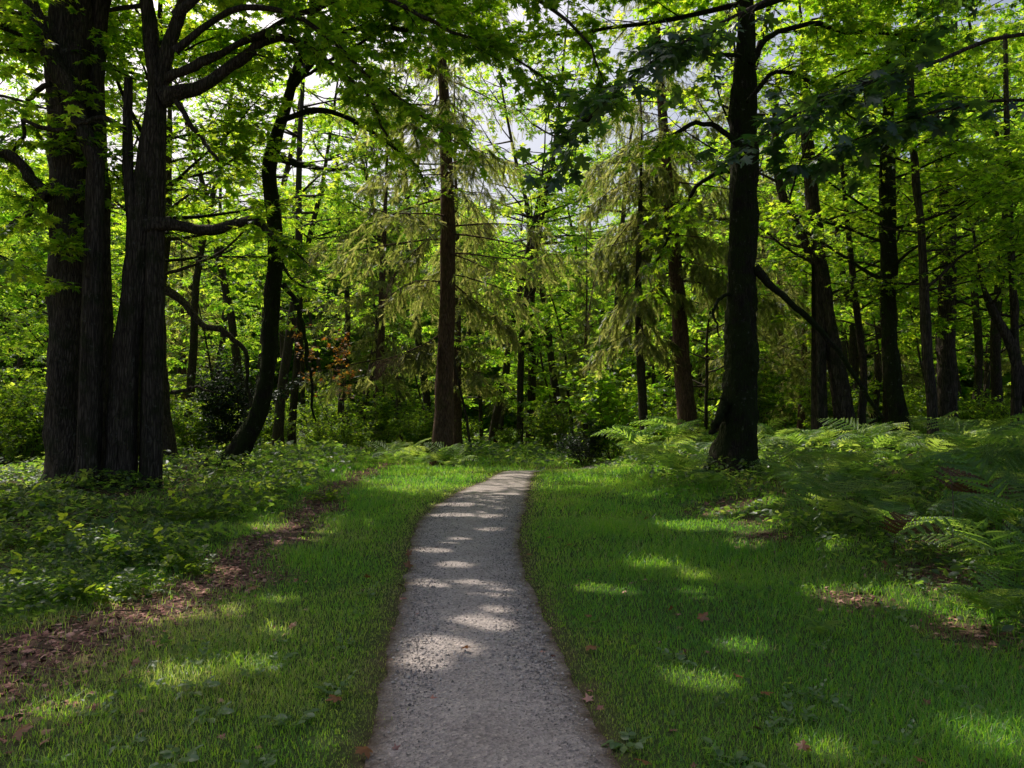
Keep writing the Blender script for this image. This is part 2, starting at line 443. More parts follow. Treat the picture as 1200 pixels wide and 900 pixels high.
def pinna_template(nt=9):
    v = [(0, 0, 0), (0, 1, -.10)]; t = []
    mid = [(0, (i + .5) / nt, .012 - .1 * ((i + .5) / nt) ** 2) for i in range(nt)]
    v += mid
    for sg in (-1, 1):
        b = len(v)
        for i in range(nt):
            y = i / nt; w = .5 * (1 - y) ** .75 * min(1, .55 + 2.2 * y) + .02
            v += [(sg * w * .30, y, 0), (sg * w, y + .75 / nt, -.03 - .1 * y * y)]
        for i in range(nt):
            a, p = b + 2 * i, b + 2 * i + 1; m_ = 2 + i
            c = b + 2 * (i + 1) if i < nt - 1 else 1
            nm = 2 + i + 1 if i < nt - 1 else 1
            t += [(m_, a, p), (m_, p, c)]
            if i < nt - 1: t.append((m_, c, nm))
            if i == 0: t.append((0, a, m_))
    return np.array(v, float), np.array(t)


PINNA = pinna_template()
_v, _t = [], []
for _k, (_a, _l) in enumerate(((0, 1.0), (1.25, .8), (-1.25, .8))):
    ca, sa = math.cos(_a), math.sin(_a)
    for x, y, z in OVAL[0]:
        x, y = x * _l * 1.1, y * _l + .05
        _v.append((x * ca + y * sa, -x * sa + y * ca, z + .012 * _k - .1 * y * y))
    _t += [tuple(q + 9 * _k for q in tri) for tri in OVAL[1]]
TRI = (np.array(_v), np.array(_t))


def needle_template(n=9, w=.016, l=.2):
    v, t = [], []
    for i in range(n):
        y = i / n
        for sgn in (-1, 1):
            b = len(v); q = l * (1 - .55 * y)
            v += [(0, y - .02, 0), (0, y + .075, 0), (sgn * q, y + .12, -.35 * q)]
            t.append((b, b + 1, b + 2))
    b = len(v)
    v += [(-.012, 0, 0), (.012, 0, 0), (0, 1.05, -.02)]; t.append((b, b + 1, b + 2))
    return np.array(v), np.array(t)


NEEDLE = needle_template()


# ------------------------------------------------------------------ object helpers
def tag(o, label=None, cat=None, group=None, kind=None):
    if label: o['label'] = label
    if cat: o['category'] = cat
    if group: o['group'] = group
    if kind: o['kind'] = kind
    return o


def thing(name, label, cat, loc=(0, 0, 0), group=None):
    o = bpy.data.objects.new(name, None); o.empty_display_size = .3; COL.objects.link(o)
    o.location = loc
    return tag(o, label, cat, group)


def dup(root, loc, rotz=0, scale=1, label=None, group=None, tilt=(0, 0)):
    r = root.copy(); COL.objects.link(r); r.location = loc; r.rotation_euler = (tilt[0], tilt[1], rotz); r.scale = (scale, scale, scale) if np.isscalar(scale) else scale
    if label: r['label'] = label
    if group: r['group'] = group
    for ch in list(root.children):
        c = ch.copy(); COL.objects.link(c); c.parent = r
    return r


# ------------------------------------------------------------------ broadleaf growth
def wander(rng, p, d, L, n, noise_, lift):
    pts = [np.array(p, float)]; d = nrm(np.array(d, float))
    for i in range(n):
        d = d + rng.normal(0, noise_, 3); d[2] += lift / n
        d = nrm(d); pts.append(pts[-1] + d * L / n)
    return np.array(pts)


def along(pts, f):
    """points and tangents at fractions f of a polyline"""
    f = np.asarray(f) * (len(pts) - 1); i = np.minimum(f.astype(int), len(pts) - 2); q = (f - i)[:, None]
    return pts[i] * (1 - q) + pts[i + 1] * q, nrm(pts[i + 1] - pts[i])


class Crown:
    """collects the leaves and twigs of one tree"""
    def __init__(s, seed, leaf=MAPLE1, size=.17, twigs_per_m=4.5, leaves=7, twig_len=.55, carve=True, droop=.35, keepf=1.0, lod_y=None):
        s.rng = np.random.default_rng(seed); s.leaf, s.size = leaf, size
        s.tpm, s.nl, s.tl, s.carve, s.droop, s.keepf = twigs_per_m, leaves, twig_len, carve, droop, keepf
        s.P, s.H, s.N, s.Z = [], [], [], []
        s.tw = Geo()

    def twigs(s, pts, f0=.2, scale=1.0):
        rng = s.rng
        L = np.linalg.norm(np.diff(pts, axis=0), axis=1).sum()
        n = max(2, int(L * s.tpm))
        f = np.sort(rng.uniform(f0, 1, n))
        p, t = along(pts, f)
        side = np.where(np.arange(n) % 2 == 0, 1., -1.)
        hor = nrm(np.cross(t, [0, 0, 1.]) + 1e-4)
        d = nrm(t * rng.uniform(.3, .9, (n, 1)) + hor * side[:, None] * rng.uniform(.5, 1., (n, 1)) + rng.normal(0, .22, (n, 3)) + [0, 0, .08])
        l = s.tl * rng.uniform(.5, 1.25, n) * scale
        e = p + d * l[:, None] - np.array([0, 0, 1.]) * (s.droop * l ** 2)[:, None]
        if s.carve:
            k = beam_clear(p) & beam_clear(e) & beam_clear((p + e) / 2)
            if not k.any(): return
            p, e, d, l = p[k], e[k], d[k], l[k]; n = len(p)
        sticks(s.tw, p, e, .006)
        m = s.nl
        g = rng.uniform(.25, 1.05, (n, m))
        q = p[:, None] + (e - p)[:, None] * g[..., None]
        sg = np.where(rng.random((n, m)) < .5, 1., -1.)
        hx = nrm(np.cross(d, [0, 0, 1.]) + 1e-4)
        lh = nrm(d[:, None] * rng.uniform(.2, 1., (n, m, 1)) + hx[:, None] * sg[..., None] * rng.uniform(.2, 1.1, (n, m, 1)) + np.array([0, 0, -1.]) * rng.uniform(-.1, .75, (n, m, 1)))
        q = q + lh * s.size * rng.uniform(.2, .7, (n, m, 1))
        nn = nrm(rng.normal(0, .38, (n, m, 3)) + [0, 0, 1.])
        s.P.append(q.reshape(-1, 3)); s.H.append(lh.reshape(-1, 3)); s.N.append(nn.reshape(-1, 3))
        s.Z.append(s.size * rng.uniform(.55, 1.25, n * m))

    def sub(s, pts, r0, f0=.25, spacing=.5, slen=1.6, lift=.15):
        """side branches on a limb, each with its leafy twigs"""
        rng = s.rng
        L = np.linalg.norm(np.diff(pts, axis=0), axis=1).sum()
        n = max(2, int(L * (1 - f0) / spacing))
        f = np.linspace(f0, 1, n) + rng.normal(0, .02, n); f = np.clip(f, 0, 1)
        p, t = along(pts, f)
        for i in range(n):
            sg = 1 if i % 2 else -1
            h = nrm(np.cross(t[i], [0, 0, 1.]) + 1e-4)
            d = nrm(t[i] * rng.uniform(.4, 1) + h * sg * rng.uniform(.5, 1.) + rng.normal(0, .18, 3))
            l = slen * (1.15 - .6 * f[i]) * rng.uniform(.6, 1.25)
            for tr in range(5):
                q = wander(rng, p[i], d, l, 4, .12, lift - s.droop * .5)
                if not s.carve or beam_clear(smooth_poly(q, 12), .0).all(): break
                d = nrm(d + rng.normal(0, .35, 3))
            else: continue
            tube(s.tw, q, np.linspace(max(.008, r0 * .35 * (1.1 - f[i])), .004, 5), 4)
            s.twigs(q, .15)
        s.twigs(pts, .5)

    def leaves_geo(s):
        P, H, N, Z = map(np.concatenate, (s.P, s.H, s.N, s.Z)); rng = s.rng
        k = np.ones(len(P), bool)
        if s.carve: k &= sun_keep(P + H * Z[:, None] * .5, rng) & beam_clear(P + H * Z[:, None] * .9, 0)
        if s.keepf < 1: k &= rng.random(len(P)) < s.keepf
        k &= P[:, 2] > .3
        P, H, N, Z = P[k], H[k], N[k], Z[k]
        if s.carve: Z = Z * (1 + .22 * sstep(10, 13, P[:, 2]))
        g = Geo(); rn = rng.random(len(P)); stamp(g, *s.leaf, P, H, N, Z, rn)
        s.kept = (s.leaf, P, H, N, Z, rn)
        return g, P


def limb(rng, cr, geo, p, d, L, r, lift=.3, wob_=.09, f0=.25, spacing=.5, slen=1.6, sides=6, n=8):
    d = np.array(d, float)
    for tr in range(14):
        q = wander(rng, p, d, L, n, wob_, lift)
        if not cr.carve or beam_clear(smooth_poly(q, 40), .0).all(): break
        d = d + rng.normal(0, .3, 3); d[2] = abs(d[2])
        if tr == 8: L *= .6
    tube(geo, q, r * np.linspace(1, .18, len(q)) ** .9, sides, .12, rng)
    cr.sub(q, r, f0, spacing, slen)
    return q


def finish_tree(root, trunkg, cr, leafmat, barkmat, extra_branches=(), leafcount=[0]):
    off = np.array(root.location)
    tr = trunkg.build('trunk', barkmat, root, True, off)
    for bg in extra_branches: bg.build('branch', barkmat, root, True, off)
    if cr is not None:
        g, P = cr.leaves_geo()
        leafcount[0] += len(P)
        c = g.build('crown', leafmat, root, False, off)
        STORE[root.name] = cr.kept
        if cr.tw.n:
            tag(cr.tw.build('twigs', barkmat, root, True, off), kind='stuff')
    return tr


def px_poly(pts, d, n=None):
    """control points measured on the photograph at distance d (or their own third value)"""
    q = np.array([ray(p[0], p[1], p[2] if len(p) > 2 else d) for p in pts])
    return smooth_poly(q, n or (len(pts) * 5))


def trunk(geo, pts, rads, sides, rough, rng, root_flare=.35):
    """rads: radius per control point; pts: dense polyline"""
    n = len(pts)
    r = np.interp(np.linspace(0, 1, n), np.linspace(0, 1, len(rads)), rads)
    h = pts[:, 2] - pts[0, 2]
    r = r * (1 + root_flare * np.exp(-h / (.9 * rads[0] + .05)))
    tube(geo, pts, r, sides, rough, rng)
    return r


def extend(pts, top, seed, lean=(0, 0)):
    """continue a measured trunk above the frame up to height top"""
    rng = np.random.default_rng(seed)
    p = pts[-1]; n = max(3, int((top - p[2]) / 1.2))
    d = nrm(pts[-1] - pts[-4]); d = nrm(d * np.array([.5, .5, 1]) + [lean[0], lean[1], .6])
    q = wander(rng, p, d, (top - p[2]), n, .05, .25)
    return np.vstack([pts, q[1:]])


def to_ground(pts):
    g = float(gz(pts[0, 0], pts[0, 1]))
    pts = pts.copy()
    # keep the foot on the ground: stretch the lowest part
    if pts[0, 2] > g - .08:
        pts = np.vstack([[pts[0, 0] - (pts[1, 0] - pts[0, 0]) * .1, pts[0, 1], g - .1], pts])
    return pts


LEAFTOTAL = [0]
STORE = {}


def hero(name, label, cat, stems, top, barkmat='bark', leafmat='maple', leaf=MAPLE1, size=.15, seed=1, limbs=20, limb_z=(5, 18), limb_len=(4.5, 2),
         px_limbs=(), carve=True, sides=18, rough=.16, group=None, bias=None, extra=None, keepf=1.0, tpm=4.5, nl=7, spacing=.36, slen=1.7, flare=.35, lean=(0, 0)):
    """a tree whose trunk and main limbs follow measured lines; the crown above the frame is grown"""
    rng = np.random.default_rng(seed)
    base = None; tg = Geo(); brs = []
    cr = Crown(seed + 100, leaf, size, tpm, nl, carve=carve, keepf=keepf)
    mains = []
    for st in stems:
        d, pts, rads = st['d'], st['pts'], st['r']
        q = px_poly(pts, d, len(pts) * 13)
        q = to_ground(q)
        R0 = [r * d / 900. for r in rads]
        if st.get('top', top) > q[-1, 2]:
            k = len(q); q = extend(q, st.get('top', top), seed + len(mains), lean)
            R0 = list(np.interp(np.linspace(0, 1, 12), np.linspace(0, k / len(q), len(R0)), R0))
            R0[-4:] = list(np.linspace(R0[-4], .03, 4))
        if base is None: base = np.array([q[0, 0], q[0, 1], float(gz(q[0, 0], q[0, 1]))])
        g = tg if st.get('main', True) else Geo()
        rr = trunk(g, q, R0, sides, rough, rng, flare if st.get('main', True) else 0.05)
        if g is not tg: brs.append(g)
        if st.get('grow', st.get('main', True)): mains.append((q, rr))
    root = thing(name, label, cat, base, group)
    # grown limbs
    for i in range(limbs):
        q, rr = mains[i % len(mains)]
        z = limb_z[0] + (limb_z[1] - limb_z[0]) * ((i + rng.uniform(.1, .9)) / limbs)
        z = min(z, q[-1, 2] - .1)
        k = int(np.argmin(np.abs(q[:, 2] - z)))
        az = i * 2.4 + rng.normal(0, .35)
        if bias is not None and rng.random() < bias[2]: az = math.atan2(bias[1], bias[0]) + rng.normal(0, .55)
        f = (z - limb_z[0]) / max(.1, limb_z[1] - limb_z[0])
        L = (limb_len[0] * (1 - f) + limb_len[1] * f) * rng.uniform(.75, 1.2)
        d = np.array([math.cos(az), math.sin(az), rng.uniform(.15, .55)])
        g = tg
        limb(rng, cr, g, q[k], d, L, min(rr[k] * .4, .014 + L * .009), .05, spacing=spacing, slen=slen)
    for pl in px_limbs:
        q = px_poly(pl['pts'], pl['d'], len(pl['pts']) * 4)
        wv = np.cumsum(rng.normal(0, .035, q.shape), 0) * np.linspace(0, 1, len(q))[:, None] ** .5; wv[0] = 0
        q = q + wv
        g = Geo(); r = np.interp(np.linspace(0, 1, len(q)), np.linspace(0, 1, len(pl['r'])), [x * pl['d'] / 900. for x in pl['r']])
        tube(g, q, r, 8, .2, rng)
        if pl.get('leaf', 1): cr.sub(q, r[0] * .8, pl.get('f0', .3), pl.get('sp', .4), pl.get('sl', 1.1))
        brs.append(g)
    if extra: extra(rng, cr, tg, mains)
    finish_tree(root, tg, cr, M[leafmat], M[barkmat], brs, LEAFTOTAL)
    return root, mains, cr


# ------------------------------------------------------------------ ground and path
def axis(lo, hi, fine_lo, fine_hi, step, grow=1.25):
    a = list(np.arange(fine_lo, fine_hi, step)); s = step
    while a[-1] < hi: s *= grow; a.append(a[-1] + s)
    s = step
    while a[0] > lo: s *= grow; a.insert(0, a[0] - s)
    return np.array(a)


def sheet(name, X, Y, Z, rnd, mat):
    ny, nx = X.shape
    v = np.stack([X, Y, Z], -1).reshape(-1, 3)
    i = np.arange(ny - 1)[:, None] * nx; j = np.arange(nx - 1)[None]
    a, b, c, d = i + j, i + j + 1, i + nx + j + 1, i + nx + j
    t = np.concatenate([np.stack([a, b, c], -1).reshape(-1, 3), np.stack([a, c, d], -1).reshape(-1, 3)])
    g = Geo(); g.add(v, t, rnd.reshape(-1)); return g.build(name, mat, None, True)


xs = axis(-400, 400, -9, 10, .16); ys = axis(-200, 600, 0, 30, .2)
X, Y = np.meshgrid(xs, ys)
tag(sheet('ground', X, Y, gz(X, Y), litter_amt(X, Y), M['ground']), kind='structure')

yy = np.concatenate([np.arange(-5, 2.5, .1), np.arange(2.5, 12, .03), np.arange(12, 24, .06), np.arange(24, 39, .3)])
pl_, pr_ = path_edges(yy)
rg = np.random.default_rng(3)
jl = .03 * wob(yy * 3.1, yy * 0 + 1, 1.5) + .028 * wob(yy * 7, yy * 0 + 4, 1.7)
jr = .03 * wob(yy * 2.7, yy * 0 + 7, 1.5) + .028 * wob(yy * 8, yy * 0 + 2, 1.7)
NU = 56
U = np.linspace(0, 1, NU)[None]
PX = (pl_ + jl - .01)[:, None] * (1 - U) + (pr_ + jr + .01)[:, None] * U
PYY = np.repeat(yy[:, None], NU, 1)
edge = np.maximum(1 - np.minimum(U, 1 - U) / .26, 0) + 0 * PX
PZ = gz(PX, PYY) + .010 + .014 * np.sin(U * PI) + .0012 * wob(PX * 30, PYY * 30, 1.3) * (U * (1 - U) > .02)
tag(sheet('path', PX, PYY, PZ, np.clip(edge, 0, 1), M['path']), kind='structure')


def path_z(x, y): return gz(x, y) + .02


# loose stones on the path
rg = np.random.default_rng(11)
n = 34000
sy = 2.2 + 13 * rg.random(n) ** 1.6
l_, r_ = path_edges(sy)
su = rg.random(n); su = .05 + .9 * np.where(rg.random(n) < .12, .55 + .45 * su, su)
sx = l_ + (r_ - l_) * su + rg.normal(0, .02, n)
ss = (.0035 + .009 * rg.random(n) ** 4 + .004 * (rg.random(n) < .07)) * (.55 + .45 * sstep(3.8, 5, sy))
octv = np.array([(1, 0, 0), (-1, 0, 0), (0, 1, 0), (0, -1, 0), (0, 0, .8), (0, 0, -.8)], float)
octt = np.array([(0, 2, 4), (2, 1, 4), (1, 3, 4), (3, 0, 4), (2, 0, 5), (1, 2, 5), (3, 1, 5), (0, 3, 5)])
jit = 1 + rg.normal(0, .22, (n, 6, 3))
an = rg.uniform(0, 6.28, n)
vv = octv[None] * jit * ss[:, None, None]
cx, sn = np.cos(an)[:, None], np.sin(an)[:, None]
vv = np.stack([vv[..., 0] * cx - vv[..., 1] * sn, vv[..., 0] * sn + vv[..., 1] * cx, vv[..., 2]], -1)
vv += np.stack([sx, sy, path_z(sx, sy) + ss * .3], -1)[:, None]
gg = Geo(); gg.add(vv.reshape(-1, 3), (octt[None] + (np.arange(n) * 6)[:, None, None]).reshape(-1, 3), np.repeat(rg.random(n), 6))
tag(gg.build('gravel', M['stone']), 'loose grey gravel scattered over the packed path', 'gravel', kind='stuff')


# grass
def blades(geo, x, y, h, w, rg, rn):
    n = len(x); z = gz(x, y)
    a = rg.uniform(0, 6.28, n); b = a + rg.normal(0, .6, n) + PI / 2
    lean = h * rg.uniform(.2, 1.5, n)
    wx, wy = np.cos(a) * w * .5, np.sin(a) * w * .5
    lx, ly = np.cos(b) * lean, np.sin(b) * lean
    v = np.empty((n, 5, 3))
    v[:, 0] = np.stack([x - wx, y - wy, z - .01], -1); v[:, 1] = np.stack([x + wx, y + wy, z - .01], -1)
    v[:, 2] = np.stack([x - wx * .75 + lx * .32, y - wy * .75 + ly * .32, z + h * .58], -1)
    v[:, 3] = np.stack([x + wx * .75 + lx * .32, y + wy * .75 + ly * .32, z + h * .58], -1)
    v[:, 4] = np.stack([x + lx, y + ly, z + h * rg.uniform(.75, 1.0, n)], -1)
    t = np.array([(0, 1, 3), (0, 3, 2), (2, 3, 4)])[None] + (np.arange(n) * 5)[:, None, None]
    geo.add(v.reshape(-1, 3), t.reshape(-1, 3), np.repeat(rn, 5))


def grass_prob(x, y):
    l, r = path_edges(y)
    off = np.where(x > (l + r) / 2, x - r, l - x) + .05 * wob(x * 4, y * 4, 1.3)
    p = .4 * sstep(-.18, -.03, off) + .6 * sstep(-.06, .14, off)
    p = p * np.where(off < .5, 1 - .3 * litter_amt(x, y), 1 - .93 * litter_amt(x, y))
    return p, off


gg = Geo(); rg = np.random.default_rng(21)
for (y0, y1, x0, x1, dens, hh, ww) in ((2.0, 5.0, -4.5, 5, 6000, .05, .0036), (5, 8, -5, 6, 3600, .054, .0046), (8, 12, -5.5, 7, 1700, .07, .0065), (12, 18, -6.5, 7, 900, .08, .009),
                                       (18, 25, -8, 8, 520, .10, .013), (25, 40, -9, 9, 200, .2, .02)):
    n = int((y1 - y0) * (x1 - x0) * dens)
    x = rg.uniform(x0, x1, n); y = rg.uniform(y0, y1, n)
    p, off = grass_prob(x, y)
    tuft = .5 + .5 * wob(x * 1.7, y * 1.7, 1.0)
    k = rg.random(n) < p * (.55 + .45 * np.clip(tuft, 0, 1))
    x, y, off, tuft = x[k], y[k], off[k], tuft[k]; n = len(x)
    h = hh * rg.uniform(.5, 1.35, n) * (.4 + .6 * sstep(-.05, .45, off)) * (.75 + 1.1 * np.clip(tuft, 0, 1) ** 2 * sstep(.3, 1.2, off))
    h *= np.where(rg.random(n) < .03, 1.9, 1)
    straw = rg.random(n) < .02 + .06 * np.clip(wob(x * 1.3, y * 1.3, 1.2), 0, 1)
    rn = np.clip(.42 + .3 * wob(x, y, .8) + .15 * wob(x * 3, y * 3, 1.1) + rg.normal(0, .2, n) + .35 * (1 - sstep(0, .35, off)), 0, .9)
    rn = np.where(straw, 1.0, rn)
    blades(gg, x, y, h, ww * rg.uniform(.6, 1.3, n), rg, rn)
tag(gg.build('grass', M['grass']), 'short green lawn grass on both verges of the path', 'grass', kind='stuff')

# leaf litter
gg = Geo(); rg = np.random.default_rng(31)
for (y0, y1, x0, x1, dens, sz) in ((3, 9, -7, 6, 420, .045), (9, 16, -9, 9, 150, .06), (16, 30, -14, 14, 30, .09)):
    n = int((y1 - y0) * (x1 - x0) * dens); x = rg.uniform(x0, x1, n); y = rg.uniform(y0, y1, n)
    l_, r_ = path_edges(y); k = (rg.random(n) < litter_amt(x, y) ** 1.1 + .015) & ((x > r_ + .3) | (x < l_ - .3) | (rg.random(n) < .04)); x, y = x[k], y[k]; n = len(x)
    a = rg.uniform(0, 6.28, n)
    P = np.stack([x, y, gz(x, y) + .006 + .012 * rg.random(n)], -1)
    stamp(gg, *MAPLE1, P, np.stack([np.cos(a), np.sin(a), rg.normal(0, .25, n)], -1), nrm(rg.normal(0, .35, (n, 3)) + [0, 0, 1]), sz * rg.uniform(.5, 1.5, n), rg.random(n))
tag(gg.build('leaf_litter', M['litter']), 'brown dead leaves littering the bare soil beside the verges', 'leaf litter', kind='stuff')


rg = np.random.default_rng(35); gg = Geo()
n = 5200; x = rg.uniform(-9, 9, n); y = 3 + 20 * rg.random(n) ** 1.4
k = rg.random(n) < litter_amt(x, y) * .8; x, y = x[k], y[k]
l_, r_ = path_edges(y); k = (x > r_ + .3) | (x < l_ - .3); x, y = x[k], y[k]; n = len(x)
a = rg.uniform(0, 6.28, n); ln = rg.uniform(.04, .32, n) * (1 + .04 * y)
A = np.stack([x, y, gz(x, y) + .012], -1); B = A + np.stack([np.cos(a) * ln, np.sin(a) * ln, rg.uniform(-.01, .05, n)], -1)
sticks(gg, A, B, .0035 + .004 * rg.random(n) ** 3)
tag(gg.build('twig_litter', M['twig']), 'small dry twigs scattered over the bare soil and litter', 'twigs', kind='stuff')


# ------------------------------------------------------------------ ground cover under the trees (nobody could count it)
def cover(geo, rg, n, x0, x1, y0, y1, dens_fn, hmax, size, leaf=OVAL):
    x = rg.uniform(x0, x1, n); y = rg.uniform(y0, y1, n)
    k = rg.random(n) < dens_fn(x, y); x, y = x[k], y[k]; n = len(x)
    hm = hmax * np.clip(.5 + .8 * wob(x * 1.3, y * 1.3, 1.2), .08, 1.5)
    z = gz(x, y) + hm * rg.random(n) ** .7 + .02
    a = rg.uniform(0, 6.28, n)
    P = np.stack([x, y, z], -1)
    stamp(geo, *leaf, P, np.stack([np.cos(a), np.sin(a), rg.normal(-.15, .3, n)], -1), nrm(rg.normal(0, .4, (n, 3)) + [0, 0, 1]), size * rg.uniform(.5, 1.3, n), rg.random(n))


def left_zone(x, y):
    a = np.interp(y, [0, 3.5, 5, 6, 7, 8.5, 10, 12, 15, 20], [-4.2, -3.3, -3.15, -2.95, -2.95, -2.95, -3.05, -3.2, -3.6, -4.0])
    return sstep(.25, 1.1, a - x + .25 * wob(x * 2, y * 2, 1.1)) * np.clip(.6 + .8 * wob(x * 1.2, y * 1.2, 1.3), .08, 1)


def right_zone(x, y):
    return sstep(3.0, 4.2, x + .35 * wob(x * 2, y * 2, 1.0) + .12 * np.clip(y - 8, 0, 5) * .6) * np.clip(.75 + .5 * wob(x, y, 1.4), .2, 1)


gg = Geo(); rg = np.random.default_rng(41)
cover(gg, rg, 30000, -8, -2.5, 3.5, 10, left_zone, .16, .06)
cover(gg, rg, 15000, -14, -3, 10, 18, left_zone, .35, .09)
cover(gg, rg, 12000, -14, -3, 8, 18, left_zone, .38, .085, TRI)
cover(gg, rg, 9000, -10, -2.6, 4, 12, left_zone, .3, .05, KITE)
cover(gg, rg, 14000, -10, -2.6, 4, 12, left_zone, .16, .045, OVAL)
cover(gg, rg, 20000, -26, -3, 17, 30, left_zone, .6, .16)
cover(gg, rg, 15000, 2.8, 8, 4, 10, right_zone, .22, .075)
cover(gg, rg, 22000, 2.8, 14, 9, 18, right_zone, .35, .1)
cover(gg, rg, 18000, 2.5, 26, 17, 32, right_zone, .6, .16)
cover(gg, rg, 16000, -6, 8, 31, 46, lambda x, y: .8 + 0 * x, .55, .2)
cover(gg, rg, 36000, -55, 55, 28, 82, lambda x, y: .9 - .85 * (np.abs(x) < 6) * (y < 34), .7, .42)
def lawn_weeds(x, y):
    l, r = path_edges(y); off = np.maximum(x - r, l - x)
    return sstep(.25, .6, off) * np.clip(wob(x * 1.6 + 3, y * 1.6, 1.5) - .25, 0, 1) * (1 - .8 * litter_amt(x, y)) * .8


cover(gg, rg, 9000, -4, -.6, 3, 9, lawn_weeds, .05, .032, OVAL)
cover(gg, rg, 4500, -4, -.6, 3, 10, lawn_weeds, .07, .038, TRI)
cover(gg, rg, 12000, .3, 5, 3, 10, lawn_weeds, .05, .032, OVAL)
cover(gg, rg, 5000, .3, 5, 3, 10, lawn_weeds, .07, .036, TRI)
tag(gg.build('ground_cover', M['herb']), 'low leafy ground cover spreading under the trees on both sides', 'ground cover', kind='stuff')


# ------------------------------------------------------------------ hero trees
T = {}
# the great maple clump on the left
def clump_extra(rng, cr, tg, mains):
    # shoots of leaves growing straight from the big stem
    q, rr = mains[0]
    for i in range(46):
        z = rng.uniform(4.2, 9.5); k = int(np.argmin(np.abs(q[:, 2] - z)))
        a = rng.uniform(-2.6, -.3)
        d = np.array([math.cos(a), math.sin(a), rng.uniform(-.4, .2)])
        p = q[k] + d * rr[k] * .95
        cr.twigs(wander(rng, p, d, rng.uniform(.4, .9), 3, .2, -.3), 0, .6)


hero('maple_tree', 'massive old maple clump at the left with three dark stems rising from one foot', 'tree',
     [dict(d=15.2, pts=[(84, 585), (83, 450), (85, 300), (80, 150), (84, 0), (86, -140)], r=[26.5, 23.5, 23, 23, 21, 18]),
      dict(d=15.5, pts=[(116, 585), (118, 420), (117, 270), (113, 120), (118, -20), (124, -160)], r=[13, 11.5, 11, 10, 9.5, 9]),
      dict(d=14.9, pts=[(139, 588), (146, 450), (158, 330), (171, 200), (184, 112), (176, 40), (168, -40), (166, -130)], r=[17, 14.5, 13.5, 12, 11, 7.5, 6.5, 6]),
      dict(d=14.9, pts=[(184, 118), (196, 60), (214, 5), (226, -80)], r=[9, 8, 7, 5], main=False, top=14, grow=True),
      dict(d=14.8, pts=[(156, 255), (150, 190), (150, 92)], r=[7, 6, 4.5], main=False, top=0),
      dict(d=14.6, pts=[(112, 190), (88, 125), (62, 70), (38, 10), (20, -60)], r=[9, 9, 9, 9, 7], main=False, top=12, grow=True)],
     21, size=.165, seed=11, limbs=84, limb_z=(9.4, 19), limb_len=(7.4, 3.4), bias=(.9, -.15, .6), tpm=5.6, nl=13, flare=.2, extra=clump_extra, lean=(.08, 0),
     px_limbs=[dict(d=14.8, pts=[(188, 116), (215, 108), (245, 98), (285, 66), (330, 36), (380, 55), (425, 95), (455, 150)], r=[9, 8, 7.5, 6.5, 5, 3.5, 2.5, 1.2], f0=.45),
               dict(d=14.9, pts=[(192, 92), (225, 85), (265, 68), (312, 45), (350, 30), (400, 5)], r=[5, 4.5, 4, 3.5, 3, 2], f0=.4),
               dict(d=14.8, pts=[(172, 265), (205, 263), (245, 265), (288, 257), (310, 275), (345, 295)], r=[6.5, 6, 5.5, 4.5, 3, 1.5], f0=.55, sl=.7),
               dict(d=14.6, pts=[(58, 232), (38, 205), (20, 182), (-15, 160), (-60, 110)], r=[8, 7, 6, 5, 3], f0=.4),
               dict(d=14.5, pts=[(146, 152), (122, 142), (100, 148), (74, 152), (36, 147)], r=[3.5, 3.2, 3.4, 3, 2], leaf=0),
               dict(d=14.5, pts=[(60, 98), (42, 103), (28, 125), (16, 150), (5, 168)], r=[3, 2.8, 2.4, 2, 1.2], f0=.4, sl=.5),
               dict(d=14.6, pts=[(206, 118), (222, 140), (240, 170), (262, 200)], r=[3, 3, 2.4, 1.3], f0=.4, sl=.6),
               dict(d=14.6, pts=[(45, 30), (20, 22), (-30, 28)], r=[4, 3.4, 3], f0=.5, sl=.7),
               dict(d=13.2, pts=[(205, 20), (280, -45), (370, -40), (450, 0), (530, 40), (600, 62), (650, 85)], r=[4.3, 4.0, 3.4, 2.8, 2.1, 1.5, 0.7], f0=.35, sl=1.3, sp=.3),
               dict(d=12.4, pts=[(225, -30), (340, -90), (470, -70), (580, -20), (660, 40), (700, 110)], r=[4.3, 4.0, 3.4, 2.6, 1.9, 0.7], f0=.35, sl=1.3, sp=.3),
               dict(d=13.6, pts=[(205, 60), (280, 10), (350, 20), (420, 75), (490, 130), (560, 175)], r=[3.7, 3.4, 2.9, 2.2, 1.6, 0.7], f0=.35, sl=1.1, sp=.33),
               dict(d=15.4, pts=[(62, 225), (45, 235), (28, 262), (15, 280)], r=[5, 4.5, 4, 2.5], f0=.6, sl=.5)])

